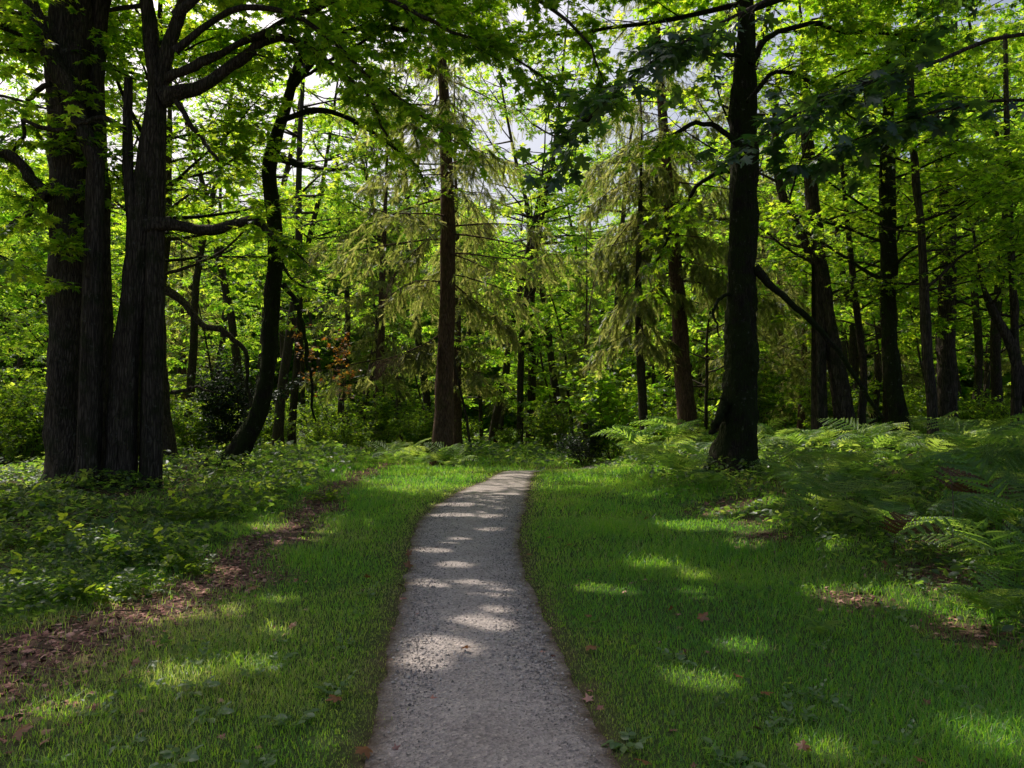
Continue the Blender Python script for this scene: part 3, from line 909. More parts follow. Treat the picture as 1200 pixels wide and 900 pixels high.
hero('maple_tree', 'leaning mossy maple with curved trunk between the clump and the tall conifer', 'tree',
     [dict(d=20.5, pts=[(250, 560), (272, 540), (292, 508), (307, 468), (316, 405), (321, 335), (322, 265), (316, 195), (330, 140), (346, 88), (362, 30), (372, -60)], r=[13, 11.8, 11, 10, 9.2, 8.8, 8, 8, 6.8, 6, 5, 4])],
     17, 'bark_moss', size=.15, seed=23, limbs=26, limb_z=(10.5, 16.5), limb_len=(5.5, 2.4), bias=(.9, -.3, .5), tpm=5.6, nl=13,
     px_limbs=[dict(d=20.3, pts=[(327, 186), (350, 190), (375, 196), (400, 192)], r=[4.5, 4, 3, 1.5], f0=.3),
               dict(d=20.2, pts=[(331, 333), (346, 352), (356, 385), (362, 420), (367, 455), (372, 502)], r=[2.8, 2.6, 2.4, 2.2, 1.8, 1], leaf=0),
               dict(d=20.2, pts=[(330, 140), (375, 125), (420, 140), (465, 180), (490, 215)], r=[3.5, 3, 2.6, 2, 1], f0=.2),
               dict(d=20.2, pts=[(345, 100), (400, 40), (450, 30), (530, 35), (590, 50)], r=[3.6, 3.2, 3, 2.4, 1], f0=.25, sl=1.4),
               dict(d=20.2, pts=[(322, 290), (345, 330), (380, 340)], r=[2, 1.6, 1], f0=.2, sl=.8)])

hero('maple_tree', 'dark mossy trunk directly right of the three-stemmed clump', 'tree',
     [dict(d=20.5, pts=[(172, 556), (166, 480), (161, 400), (168, 310), (178, 230), (184, 120), (188, 0)], r=[10.8, 10, 9.5, 9, 8.6, 8, 7])],
     16, 'bark_moss', flare=.05, size=.155, seed=31, limbs=24, limb_z=(5.5, 15), limb_len=(5.2, 2.4), bias=(.8, -.4, .4), tpm=5.6, nl=13)

hero('maple_tree', 'slim trunk with a right-arching branch standing second right of the clump', 'tree',
     [dict(d=23, pts=[(198, 548), (191, 480), (187, 420), (186, 360), (190, 300), (196, 220), (200, 100)], r=[9, 8.5, 8, 7.5, 7, 6, 5])],
     14, 'bark', flare=.12, size=.155, seed=37, limbs=18, limb_z=(5.5, 13), limb_len=(4.6, 2.2), tpm=5.6, nl=13,
     px_limbs=[dict(d=22.8, pts=[(194, 338), (215, 355), (240, 381), (272, 393), (292, 420), (300, 455), (305, 480)], r=[4, 4, 3.8, 3.4, 2.8, 2.2, 1.2], leaf=0),
               dict(d=22.8, pts=[(200, 460), (222, 458), (238, 466), (262, 480)], r=[2.4, 2, 1.6, 1], leaf=0)])

# the dark trunk on the right of the path
hero('maple_tree', 'tall dark lumpy trunk on the right verge with a thin branch slanting down', 'tree',
     [dict(d=16.5, pts=[(864, 560), (865, 480), (868, 420), (868, 370), (871, 300), (872, 150), (874, 0), (878, -160)], r=[20, 18.5, 21, 18.5, 15.5, 14, 12.5, 10])],
     19, 'bark_moss', size=.165, seed=41, limbs=58, limb_z=(10.3, 18), limb_len=(8.2, 3.0), bias=(-.9, -.45, .6), tpm=5.6, nl=13, rough=.2,
     px_limbs=[dict(d=16.3, pts=[(884, 313), (905, 331), (935, 357), (962, 384), (1000, 428), (1042, 482)], r=[4.5, 4, 3.6, 3.4, 3, 1.6], leaf=0),
               dict(d=16.3, pts=[(852, 470), (845, 482), (836, 492), (828, 498)], r=[8, 6, 4.5, 3], leaf=0),
               dict(d=16.3, pts=[(857, 345), (842, 350), (834, 362), (836, 385), (846, 405)], r=[2.4, 2.2, 1.8, 1.2, .6], leaf=0),
               dict(d=16.0, pts=[(880, 75), (900, 45), (935, 36), (985, 45), (1040, 50), (1105, 62)], r=[3.6, 3.2, 2.8, 2.4, 1.8, 1], f0=.25, sl=1.3),
               dict(d=16.0, pts=[(868, 66), (835, 66), (815, 55), (770, 60)], r=[2.8, 2.2, 1.8, 1], f0=.2, sl=1.2),
               dict(d=15.6, pts=[(876, 120), (910, 90), (960, 110), (1010, 150)], r=[2.8, 2.4, 1.8, 1], f0=.2, sl=1.3),
               dict(d=15.8, pts=[(866, 170), (830, 150), (790, 165), (755, 190)], r=[4, 3, 2.2, 1.2], f0=.25, sl=1.2),
               dict(d=17.5, pts=[(868, 200), (835, 205), (800, 240), (770, 290)], r=[4, 3, 2.2, 1.2], f0=.25, sl=1.3)])

# maples on the right
hero('maple_tree', 'brown trunk right of the dark one, leaning left and lit along its foot', 'tree',
     [dict(d=22, pts=[(990, 490), (978, 420), (964, 330), (952, 230), (944, 140), (940, 40)], r=[10, 9, 8.2, 7.4, 6.2, 5]),
      dict(d=22, pts=[(958, 310), (938, 275), (916, 225), (908, 160), (912, 80)], r=[6, 5, 4.5, 4, 3], main=False, top=9, grow=True)],
     14, 'bark', flare=.15, size=.15, seed=47, limbs=22, limb_z=(4.8, 13), limb_len=(4.4, 2.2), tpm=5.6, nl=13, keepf=.9)
hero('maple_tree', 'straight thick trunk in the middle of the right-hand group', 'tree',
     [dict(d=21, pts=[(1052, 490), (1044, 420), (1041, 300), (1040, 180), (1041, 40)], r=[10, 8.6, 8.4, 8, 7])],
     15, 'bark_moss', flare=.2, size=.15, seed=53, limbs=24, limb_z=(4.6, 14), limb_len=(4.4, 2.2), tpm=5.6, nl=13, keepf=.9)
hero('maple_tree', 'thin dark sapling trunk just left of the sun-flecked one', 'tree',
     [dict(d=19.5, pts=[(1094, 500), (1086, 400), (1080, 280), (1071, 180), (1064, 60)], r=[5.5, 5, 4.5, 4, 3])],
     9.5, 'bark', size=.145, seed=59, limbs=12, limb_z=(4.4, 9), limb_len=(2.6, 1.5), tpm=5.6, nl=13,
     px_limbs=[dict(d=19.4, pts=[(1084, 340), (1110, 310), (1138, 280)], r=[2.2, 1.8, 1], leaf=0)])
hero('maple_tree', 'sun-flecked upright trunk with orange bark patches on its left side', 'tree',
     [dict(d=24, pts=[(1110, 492), (1109, 400), (1111, 300), (1115, 200), (1120, 90)], r=[11, 9.5, 8.5, 7, 6]),
      dict(d=24.2, pts=[(1110, 330), (1106, 240), (1098, 160), (1094, 60)], r=[5, 4.5, 4, 3], main=False, top=11, grow=True)],
     14, 'bark', size=.15, seed=61, limbs=20, limb_z=(5, 13), limb_len=(4.2, 2.0), tpm=5.6, nl=13, keepf=.85)
hero('maple_tree', 'forked thin trunk leaning in at the right edge', 'tree',
     [dict(d=21, pts=[(1212, 490), (1196, 440), (1180, 395), (1162, 362), (1150, 330)], r=[6, 5.5, 5, 4, 3]),
      dict(d=21, pts=[(1190, 420), (1188, 350), (1184, 280), (1180, 160), (1178, 40)], r=[4.5, 4.2, 3.8, 3, 2.4], main=False, top=9, grow=True)],
     8, 'bark', size=.145, seed=67, limbs=12, limb_z=(3.6, 9), limb_len=(2.8, 1.6), tpm=5.6, nl=13)
hero('maple_tree', 'slender bent sapling standing between the two leaning brown trunks', 'tree',
     [dict(d=22.5, pts=[(1009, 488), (1012, 430), (1002, 350), (994, 270), (985, 180)], r=[4.5, 4, 3.4, 2.8, 2])],
     9, 'bark_thin', size=.145, seed=71, limbs=12, limb_z=(3.6, 8.5), limb_len=(2.4, 1.4), tpm=5.6, nl=13)

# trees standing outside the frame whose boughs reach into it
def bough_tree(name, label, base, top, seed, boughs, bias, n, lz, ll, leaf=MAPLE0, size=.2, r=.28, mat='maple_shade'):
    rng = np.random.default_rng(seed); tg = Geo(); brs = []
    cr = Crown(seed + 7, leaf, size, 4.2, 6)
    b = np.array([base[0], base[1], float(gz(*base)) - .1])
    q = wander(rng, b, (0.02, 0, 1), top, 14, .03, .2)
    rr = trunk(tg, q, [r, r * .8, r * .6, r * .35, .03], 14, .15, rng)
    for pts, r0 in boughs:
        P = smooth_poly(pts, 16); g = Geo(); tube(g, P, np.linspace(r0, .008, 16), 7, .12, rng); brs.append(g)
        cr.sub(P, r0, .5, .42, .8, .1)
    for i in range(n):
        z = lz[0] + (lz[1] - lz[0]) * (i + .5) / n; k = int(np.argmin(np.abs(q[:, 2] - z)))
        az = i * 2.4
        if rng.random() < bias[2]: az = math.atan2(bias[1], bias[0]) + rng.normal(0, .6)
        limb(rng, cr, tg, q[k], np.array([math.cos(az), math.sin(az), rng.uniform(.2, .5)]), (ll[0] + (ll[1] - ll[0]) * i / n) * rng.uniform(.8, 1.2), .07, .05)
    root = thing(name, label, 'tree', (b[0], b[1], b[2] + .1))
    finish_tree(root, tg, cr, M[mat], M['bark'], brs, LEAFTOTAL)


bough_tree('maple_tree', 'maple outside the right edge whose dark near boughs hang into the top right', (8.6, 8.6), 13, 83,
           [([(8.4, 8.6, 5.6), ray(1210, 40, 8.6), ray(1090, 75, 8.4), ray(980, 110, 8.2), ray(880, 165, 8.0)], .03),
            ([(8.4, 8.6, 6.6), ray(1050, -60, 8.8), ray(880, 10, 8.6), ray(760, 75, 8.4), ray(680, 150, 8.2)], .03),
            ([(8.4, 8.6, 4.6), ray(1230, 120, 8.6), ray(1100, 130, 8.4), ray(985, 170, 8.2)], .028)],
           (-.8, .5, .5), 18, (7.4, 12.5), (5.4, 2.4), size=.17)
bough_tree('maple_tree', 'maple outside the left edge whose sunlit twigs reach in at mid height', (-11.5, 12.5), 15, 89,
           [([(-11.3, 12.5, 4.5), (-10, 12.3, 4.7), (-8.6, 12, 4.3), (-7.6, 12, 3.9)], .05),
            ([(-11.3, 12.5, 6.0), (-9.8, 12.1, 6.6), (-8.2, 11.8, 6.6), (-6.6, 11.6, 6.1)], .06)],
           (.8, .3, .5), 18, (7, 14.5), (5.2, 2.2), MAPLE1, .17, mat='maple')


# ------------------------------------------------------------------ conifers
def conifer_branch(rng, geo, sp, p, az, L, r, droop, dens=1.0, tip_up=.25, hang=.5, spray=.24, bare=.15, k=16):
    n = 8; s_ = np.linspace(0, 1, n)
    dx, dy = math.cos(az), math.sin(az)
    bend = rng.normal(0, .12)
    x = s_ * L
    z = -droop * L * (s_ ** 1.3) + tip_up * L * np.maximum(0, s_ - .6) ** 1.5
    side = bend * L * s_ ** 2
    q = np.stack([p[0] + x * dx - side * dy, p[1] + x * dy + side * dx, p[2] + z], -1)
    tube(geo, q, r * np.linspace(1, .15, n), 5)
    # hanging branchlets
    m = max(3, int(L * 10 * dens))
    f = np.sort(rng.uniform(bare, 1, m))
    a, t = along(q, f)
    sg = rng.choice([-1., 1.], m)
    hor = nrm(np.cross(t, [0, 0, 1.]))
    d = nrm(t * rng.uniform(.2, .8, (m, 1)) + hor * sg[:, None] * rng.uniform(.3, 1, (m, 1)) + [0, 0, -hang] * rng.uniform(.5, 1.6, (m, 1)))
    l = (.35 + .75 * np.sin(np.clip(f, 0, 1) * PI * .85)) * rng.uniform(.5, 1.2, m) * min(1.2, .35 + L * .25)
    e = a + d * l[:, None] + np.array([0, 0, -1.]) * (hang * .4 * l ** 1.5)[:, None]
    sticks(geo, a, e, .005)
    g = rng.uniform(.05, 1, (m, k))
    P = a[:, None] + (e - a)[:, None] * g[..., None]
    H = nrm((e - a)[:, None] / l[:, None, None] * .8 + rng.normal(0, .5, (m, k, 3)) + [0, 0, -hang * .5])
    N = nrm(rng.normal(0, .5, (m, k, 3)) + [0, 0, 1.])
    sp.append((P.reshape(-1, 3), H.reshape(-1, 3), N.reshape(-1, 3), spray * rng.uniform(.6, 1.3, m * k)))


def conifer(name, label, q, radii, z0, top, seed, L0, barkmat='bark_fir', mat='needle', nper=5.0, droop=.25, hang=.5, group=None, carve=True, extra=(), px_br=(), spray=.26, dens=1.0, dead=0, cat='tree'):
    rng = np.random.default_rng(seed); tg = Geo(); sp = []; brs = []
    base = np.array([q[0, 0], q[0, 1], float(gz(q[0, 0], q[0, 1]))])
    rr = trunk(tg, q, radii, 16, .08, rng, .3)
    z = z0; i = 0
    while z < top - .3:
        f = (z - z0) / (top - z0)
        k = int(np.argmin(np.abs(q[:, 2] - z)))
        L = L0 * (1 - f) ** .8 * rng.choice([.45, .75, 1.0, 1.2]) * rng.uniform(.85, 1.1) + .25
        az = i * 2.4 + rng.normal(0, .4)
        conifer_branch(rng, tg, sp, np.array([q[k, 0], q[k, 1], z]), az, L, .011 + .006 * L, droop * (1 - .8 * f) + .03, dens, hang=hang, spray=spray, k=30 if dens >= 1 else 14)
        z += 1 / nper * rng.uniform(.5, 1.5); i += 1
    for (pts, r0, lf) in px_br:
        g = Geo(); P = smooth_poly(pts, 12); tube(g, P, np.linspace(r0, r0 * .25, 12), 6, .1, rng); brs.append(g)
        if lf:
            m = int(lf); f = rng.uniform(.15, 1, m); a, t = along(P, f)
            hor = nrm(np.cross(t, [0, 0, 1.]))
            d = nrm(t * .5 + hor * rng.choice([-1., 1.], m)[:, None] * rng.uniform(.2, 1, (m, 1)) + [0, 0, -.6] * rng.uniform(.4, 1.6, (m, 1)))
            l = rng.uniform(.3, .9, m); e = a + d * l[:, None] - np.array([0, 0, .35]) * (l ** 1.5)[:, None]
            sticks(g, a, e, .005)
            gq = rng.uniform(.05, 1, (m, 7)); PP = a[:, None] + (e - a)[:, None] * gq[..., None]
            H = nrm((e - a)[:, None] + rng.normal(0, .45, (m, 7, 3)) + [0, 0, -.3])
            sp.append((PP.reshape(-1, 3), H.reshape(-1, 3), nrm(rng.normal(0, .5, (m * 7, 3)) + [0, 0, 1.]), .28 * rng.uniform(.6, 1.3, m * 7)))
    root = thing(name, label, cat, base, group)
    tg.build('trunk', M[barkmat], root, True, base)
    for g in brs: g.build('branch', M[barkmat], root, True, base)
    P, H, N, Z = [np.concatenate([s[j] for s in sp]) for j in range(4)]
    if carve:
        k = sun_keep(P, rng, np.where(P[:, 2] > 11.5, 1.0, .55)); P, H, N, Z = P[k], H[k], N[k], Z[k]
    g = Geo(); rn = rng.random(len(P)); stamp(g, *NEEDLE, P, H, N, Z, rn)
    STORE[root.name] = (NEEDLE, P, H, N, Z, rn)
    g.build('crown', M[mat], root, False, base)
    LEAFTOTAL[0] += len(P)
    return root


q = to_ground(px_poly([(518, 545), (521, 450), (525, 300), (522, 150), (516, 30), (512, -120)], 25, 44))
q = extend(q, 23, 5)
conifer('conifer_tree', 'tall reddish conifer trunk on the left verge with drooping pale boughs', q, [.37, .31, .27, .235, .19, .15, .1, .04], 6.2, 23, 97, 4.1, nper=4.0, droop=.22, hang=.6,
        px_br=[([ray(516, 392, 25), ray(500, 402, 24.7), ray(470, 415, 24.2), ray(438, 425, 23.8)], .035, 190),
               ([ray(530, 298, 25), ray(552, 306, 24.7), ray(585, 322, 24.4), ray(622, 336, 24.0)], .03, 5),
               ([ray(518, 330, 25), ray(485, 330, 25.4), ray(450, 350, 25.8)], .03, 120),
               ([ray(528, 330, 25), ray(560, 355, 25.3), ray(600, 385, 25.6)], .03, 110),
               ([ray(516, 268, 25), ray(480, 300, 24.6), ray(455, 330, 24.4)], .03, 110),
               ([ray(530, 265, 25), ray(580, 262, 24.6), ray(640, 266, 24.2)], .035, 130)])
q = to_ground(px_poly([(807, 510), (799, 420), (794, 340), (782, 210), (772, 70), (764, -60)], 28, 44))
q = extend(q, 25, 6)
conifer('conifer_tree', 'tall conifer trunk half hidden by leaves left of the dark lumpy trunk', q, [.38, .33, .28, .24, .2, .15, .1, .04], 6.5, 25, 101, 4.3, nper=3.8, droop=.28, hang=.7,
        px_br=[([ray(785, 240, 28), ray(740, 260, 27.5), ray(700, 320, 27), ray(690, 365, 27)], .03, 150),
               ([ray(780, 200, 28), ray(730, 215, 27.5), ray(680, 250, 27)], .03, 130)])
q = to_ground(px_poly([(756, 520), (751, 430), (748, 340), (750, 250), (752, 170)], 27, 36))
q = extend(q, 13, 7)
conifer('conifer_tree', 'slim young conifer with sunlit lower stem behind the pale ferns', q, [.17, .15, .13, .1, .06, .03], 4.2, 13, 103, 1.8, nper=3.4, droop=.45, hang=.9, barkmat='bark_thin',
        px_br=[([ray(747, 330, 27), ray(730, 350, 26.7), ray(712, 395, 26.5)], .02, 30)])

# ------------------------------------------------------------------ prototypes for the wood behind
def proto_broad(name, label, seed, H, r, z0, L0, group, leaf=CLUMP, size=.25, nl=5, tpm=3.2, limbs=34, mat='wood', bark='bark_thin', bend=.05, spacing=.7, slen=1.5):
    rng = np.random.default_rng(seed); tg = Geo(); cr = Crown(seed + 3, leaf, size, tpm, nl, carve=False)
    q = wander(rng, (0, 0, -.25), (rng.normal(0, .05), rng.normal(0, .05), 1), H, 16, bend, .2)
    rr = trunk(tg, q, [r, r * .85, r * .7, r * .5, r * .3, .02], 8, .1, rng)
    for i in range(limbs):
        z = z0 + (H - z0) * (i + rng.uniform(.1, .9)) / limbs; k = int(np.argmin(np.abs(q[:, 2] - z)))
        f = (z - z0) / (H - z0); az = i * 2.4 + rng.normal(0, .4)
        L = L0 * (math.sin(PI * (.25 + .7 * f)) + .1) * rng.uniform(.7, 1.2)
        limb(rng, cr, tg, q[k], np.array([math.cos(az), math.sin(az), rng.uniform(.05, .5)]), L, min(rr[k] * .6, .012 + .012 * L), .05, spacing=spacing, slen=slen, sides=4, n=5)
    root = thing(name, label, 'tree', (0, 0, 0), group)
    finish_tree(root, tg, cr, M[mat], M[bark], (), LEAFTOTAL)
    return root


GB = 'broadleaf trees filling the wood behind'
PB = [proto_broad('broadleaf_tree', 'slender leafy tree standing in the wood behind the verges', 201, 17, .19, 4.0, 3.4, GB),
      proto_broad('broadleaf_tree', 'tall thin trunk with a high leafy crown in the wood behind', 203, 21, .24, 7.0, 3.8, GB),
      proto_broad('broadleaf_tree', 'young tree leafy almost to the ground in the wood behind', 207, 10, .10, 1.5, 2.6, GB, limbs=24)]
PA = [proto_broad('broadleaf_tree', 'tall open-crowned tree letting the sun through at the back of the wood', 209, 19, .2, 6.5, 3.4, GB, nl=2, limbs=26),
      proto_broad('broadleaf_tree', 'tall open-crowned tree letting the sun through at the back of the wood', 215, 22, .22, 9, 3.6, GB, nl=2, limbs=24)]
GP = 'thin bare-stemmed young trees in the dark wood'
PP_ = [proto_broad('sapling_tree', 'thin bare-stemmed young tree in the dark wood beyond the path', 211, 13, .085, 6.5, 2.2, GP, limbs=14, bark='bark_thin', bend=.04),
       proto_broad('sapling_tree', 'thin bare-stemmed young tree in the dark wood beyond the path', 213, 11, .065, 5.0, 1.9, GP, limbs=14, bark='bark', bend=.07)]
GC = 'conifers deep in the wood'


def proto_conifer(seed, H, r, z0, L0):
    rng = np.random.default_rng(seed)
    q = wander(rng, (0, 0, -.2), (0, 0, 1), H, 20, .01, .2)
    return conifer('conifer_tree', 'dark conifer standing deep in the wood behind the other trees', q, [r, r * .8, r * .6, r * .4, r * .2, .02], z0, H, seed, L0, group=GC, carve=False, nper=3.2, dens=.75, spray=.34)


PC = [proto_conifer(221, 24, .3, 4.0, 3.6), proto_conifer(223, 18, .22, 2.0, 3.0)]


def proto_shrub(name, label, seed, H, W, group, mat='shrub', leaf=KITE, size=.13, stems=12, nl=8, tpm=7, cat='shrub', f0=.12):
    rng = np.random.default_rng(seed); tg = Geo(); cr = Crown(seed + 3, leaf, size, tpm, nl, twig_len=.4, carve=False)
    for i in range(stems):
        az = i * 2.4 + rng.normal(0, .3); t = rng.uniform(.15, .9)
        d = np.array([math.cos(az) * t, math.sin(az) * t, 1])
        L = H * rng.uniform(.7, 1.1)
        q = wander(rng, (math.cos(az) * .12, math.sin(az) * .12, -.05), d * np.array([W / H, W / H, 1]), L, 6, .12, -.1)
        tube(tg, q, np.linspace(.018, .005, 7), 4)
        cr.sub(q, .02, f0, .3, .8 * W)
    root = thing(name, label, cat, (0, 0, 0), group)
    off = np.zeros(3)
    tg.build('stems', M['bark'], root, True, off); tag(cr.tw.build('twigs', M['bark'], root, True, off), kind='stuff')
    g, P = cr.leaves_geo(); LEAFTOTAL[0] += len(P)
    g.build('foliage', M[mat], root, False, off)
    return root


GS = 'leafy shrubs under the trees behind the verges'
PS = [proto_shrub('leafy_shrub', 'loose green shrub under the trees behind the verges', 231, 2.2, 1.0, GS),
      proto_shrub('leafy_shrub', 'loose green shrub under the trees behind the verges', 233, 3.4, 1.1, GS, leaf=MAPLE1, size=.15, stems=10)]

used = set()


def place(proto, x, y, rot, s, label=None, group=None, tilt=(0, 0)):
    loc = (x, y, float(gz(x, y)) - .02)
    o = place_(proto, loc, rot, s, label, group, tilt)
    if proto.name in STORE and y < 46:
        lf, P, H, N, Z, rn = STORE[proto.name]
        o.rotation_mode = 'XYZ'
        from mathutils import Matrix
        Mx = np.array(Matrix.LocRotScale(o.location, o.rotation_euler, o.scale))
        W = P @ Mx[:3, :3].T + Mx[:3, 3]
        k = sun_keep(W, np.random.default_rng(int(x * 1000) % 99991))
        if (~k).sum() > 3:
            g = Geo(); stamp(g, *lf, P[k], H[k], N[k], Z[k], rn[k])
            old = [c for c in o.children if c.name.startswith('crown')][0]
            fresh = g.build('crown', old.data.materials[0], o)
            bpy.data.objects.remove(old)
    return o


def place_(proto, loc, rot, s, label=None, group=None, tilt=(0, 0)):
    if proto.name not in used:
        used.add(proto.name); proto.location = loc; proto.rotation_euler = (tilt[0], tilt[1], rot); proto.scale = (s, s, s)
        if label: proto['label'] = label
        if group: proto['group'] = group
        return proto
    return dup(proto, loc, rot, s, label, group, tilt)


rg = np.random.default_rng(77)
pts_done = []


def free(x, y, dmin):
    for a, b in pts_done:
        if (a - x) ** 2 + (b - y) ** 2 < dmin * dmin: return False
    pts_done.append((x, y)); return True


for (x, y, pi, s_) in ((-10, 33, 1, 1.1), (-12.4, 37, 0, 1.2), (-9.3, 46, 0, 1.35), (-5.2, 48, 1, 1.3), (-14.6, 44, 1, 1.3), (1.2, 50, 1, 1.35), (3.6, 54, 0, 1.5), (5.8, 47, 1, 1.2),
                       (-1.4, 54, 0, 1.5), (7.5, 40, 0, 1.0)):
    free(x, y, .1); place(PA[pi], x, y, x * 7.1, s_, tilt=(.01 * (x % 3 - 1), .01 * (y % 3 - 1)))
cnt = 0
for i in range(4000):
    if cnt >= 150: break
    y = 24 + 56 * rg.random() ** .85; x = rg.uniform(-.78, .78) * y
    a = x / y
    if y < 34 and -6 < x < 7.5: continue
    if y < 27 and -10 < x < 9: continue
    if -.06 < a - .03 < .10 and y < 40: continue
    centre = abs(a - .05) < .1
    if not free(x, y, 2.3 if y < 50 else 2.8): continue
    u = rg.random()
    if centre: pr = PP_[rg.integers(2)] if u < .25 else (PC[rg.integers(2)] if u < .45 else PB[2] if u < .55 else PB[rg.integers(2)]); s = rg.uniform(.85, 1.1) * (.8 if y < 44 else 1.35)
    elif y < 36: pr = PB[0] if u < .3 else PB[1] if u < .5 else PB[2] if u < .66 else PP_[rg.integers(2)]; s = rg.uniform(.8, 1.1)
    else: pr = PB[0] if u < .27 else PB[1] if u < .5 else PB[2] if u < .62 else PP_[rg.integers(2)] if u < .76 else PC[rg.integers(2)]; s = rg.uniform(.85, 1.15)
    if x < .1 * y and y > 30 and pr in PB[:2] + PC and rg.random() < .8: pr = PA[rg.integers(2)]
    place(pr, x, y, rg.uniform(0, 6.28), s, tilt=(rg.normal(0, .025), rg.normal(0, .025)))
    cnt += 1
# the shrub layer
cnt = 0
for i in range(3000):
    if cnt >= 85: break
    y = 19 + 34 * rg.random(); x = rg.uniform(-.72, .72) * y
    if y < 31 and -7 < x < 7.5: continue
    if y < 25 and (x > 0 or x > -.52 * y - .5): continue
    if y < 31 and -11.5 < x < 0: continue
    if abs(x - y * .02) < 2.2 and y < 37: continue
    if not free(x, y, 1.5): continue
    place(PS[rg.integers(2)], x, y, rg.uniform(0, 6.28), rg.uniform(.6, 1.15)); cnt += 1

# single shrubs one can point to
s1 = proto_shrub('evergreen_bush', 'rounded dark evergreen bush where the path disappears', 241, 1.5, 1.0, None, 'evergreen', KITE, .1, 14, 10, 9, 'bush')
p = ray(686, 515, 31); s1.location = (p[0], p[1], float(gz(p[0], p[1])))
s2 = proto_shrub('evergreen_bush', 'large dark shrub filling the gap behind the curved leaning maple', 243, 3.4, 1.0, None, 'evergreen', OVAL, .12, 16, 8, 7, 'bush')
p = ray(268, 480, 27); s2.location = (p[0], p[1], float(gz(p[0], p[1])))
s3 = proto_shrub('leafy_shrub', 'bright young maple bush lit behind the slim conifer', 245, 4.2, 1.0, None, 'wood', MAPLE1, .2, 10, 7, 5, 'bush')
p = ray(718, 470, 31); s3.location = (p[0], p[1], float(gz(p[0], p[1])))
s4 = proto_shrub('autumn_shrub', 'small tree with orange leaves left of the tall conifer', 247, 5.2, .8, None, 'orange', MAPLE1, .17, 3, 4, 4, 'bush', .72)
p = ray(398, 450, 32); s4.location = (p[0], p[1], float(gz(p[0], p[1]))); s4.scale = (1, 1, 1.1)

# the far wood
rg = np.random.default_rng(91); gg = Geo()
n = 110000
a = rg.uniform(-.95, .95, n); dd = rg.uniform(82, 100, n)
hz = 24 + 5 * wob(a * 30, dd * .1, 1.0) - 4 * np.exp(-((a - .06) / .12) ** 2)
P = np.stack([np.sin(a) * dd, np.cos(a) * dd, hz * rg.random(n) ** 1.1], -1)
th = rg.uniform(0, 6.28, n)
stamp(gg, *CLUMP, P, np.stack([np.cos(th), np.sin(th), rg.normal(-.2, .3, n)], -1), nrm(rg.normal(0, .5, (n, 3)) + [0, 0, 1]), rg.uniform(.55, 1.25, n), rg.random(n))
tag(gg.build('far_wood', M['wood']), 'far mass of woodland closing the view behind the trees', 'woodland', kind='stuff')


# ------------------------------------------------------------------ ferns
def frond(geo, rng, base, az, L, arch, rn, fine=True):
    n = 22; s_ = np.linspace(0, 1, n)
    el = 1.35 - (1.0 + .25 * arch) * sstep(.18, .72, s_) - .45 * arch * sstep(.5, 1, s_)
    ds = L / (n - 1)
    turn = az + rng.normal(0, .25) * s_ ** 2
    hx = np.cumsum(np.r_[0, (np.cos(el) * np.cos(turn) * ds)[:-1]]); hy = np.cumsum(np.r_[0, (np.cos(el) * np.sin(turn) * ds)[:-1]])
    hz_ = np.cumsum(np.r_[0, (np.sin(el) * ds)[:-1]])
    q = np.stack([base[0] + hx, base[1] + hy, base[2] + hz_], -1)
    roll = rng.normal(0, .2)
    T_ = nrm(np.gradient(q, axis=0)); sd = np.array([-math.sin(az), math.cos(az), roll]); sd = sd / np.linalg.norm(sd)
    up = np.cross(T_, sd); up = np.where(up[:, 2:3] < 0, -up, up)
    tube(geo, q, np.linspace(.005, .0012, n), 3)
    npn = 14
    f = np.linspace(.34, .985, npn); a, t = along(q, f)
    u = np.array([np.interp(f, s_, up[:, k]) for k in range(3)]).T
    e = (f - .34) / .645
    w = L * .34 * (1 - e) ** .8 * (.75 + .25 * sstep(0, .25, e)) + .012
    pin = L * .645 / npn
    for sg in (-1, 1):
        d = nrm(sd[None] * sg + t * .45 + rng.normal(0, .07, (npn, 3)) - np.array([0, 0, .12]))
        uu = u + rng.normal(0, .10, (npn, 3))
        for i in range(npn):
            stamp(geo, *PINNA, a[i:i + 1], d[i:i + 1], uu[i:i + 1], w[i], np.clip(rn + rng.normal(0, .08), 0, 1), float(np.clip(pin * .98 / w[i], .22, .6)))


def make_fern(label, seed, nf, L, group):
    rng = np.random.default_rng(seed)
    root = thing('fern', label, 'fern', (0, 0, 0), group)
    for i in range(nf):
        g = Geo(); az = i * 2 * PI / nf + rng.normal(0, .3)
        frond(g, rng, (0, 0, 0), az, L * rng.uniform(.75, 1.15), rng.uniform(.5, 1.4), rng.uniform(.15, .8))
        g.build('frond', M['fern'], root, True)
    return root


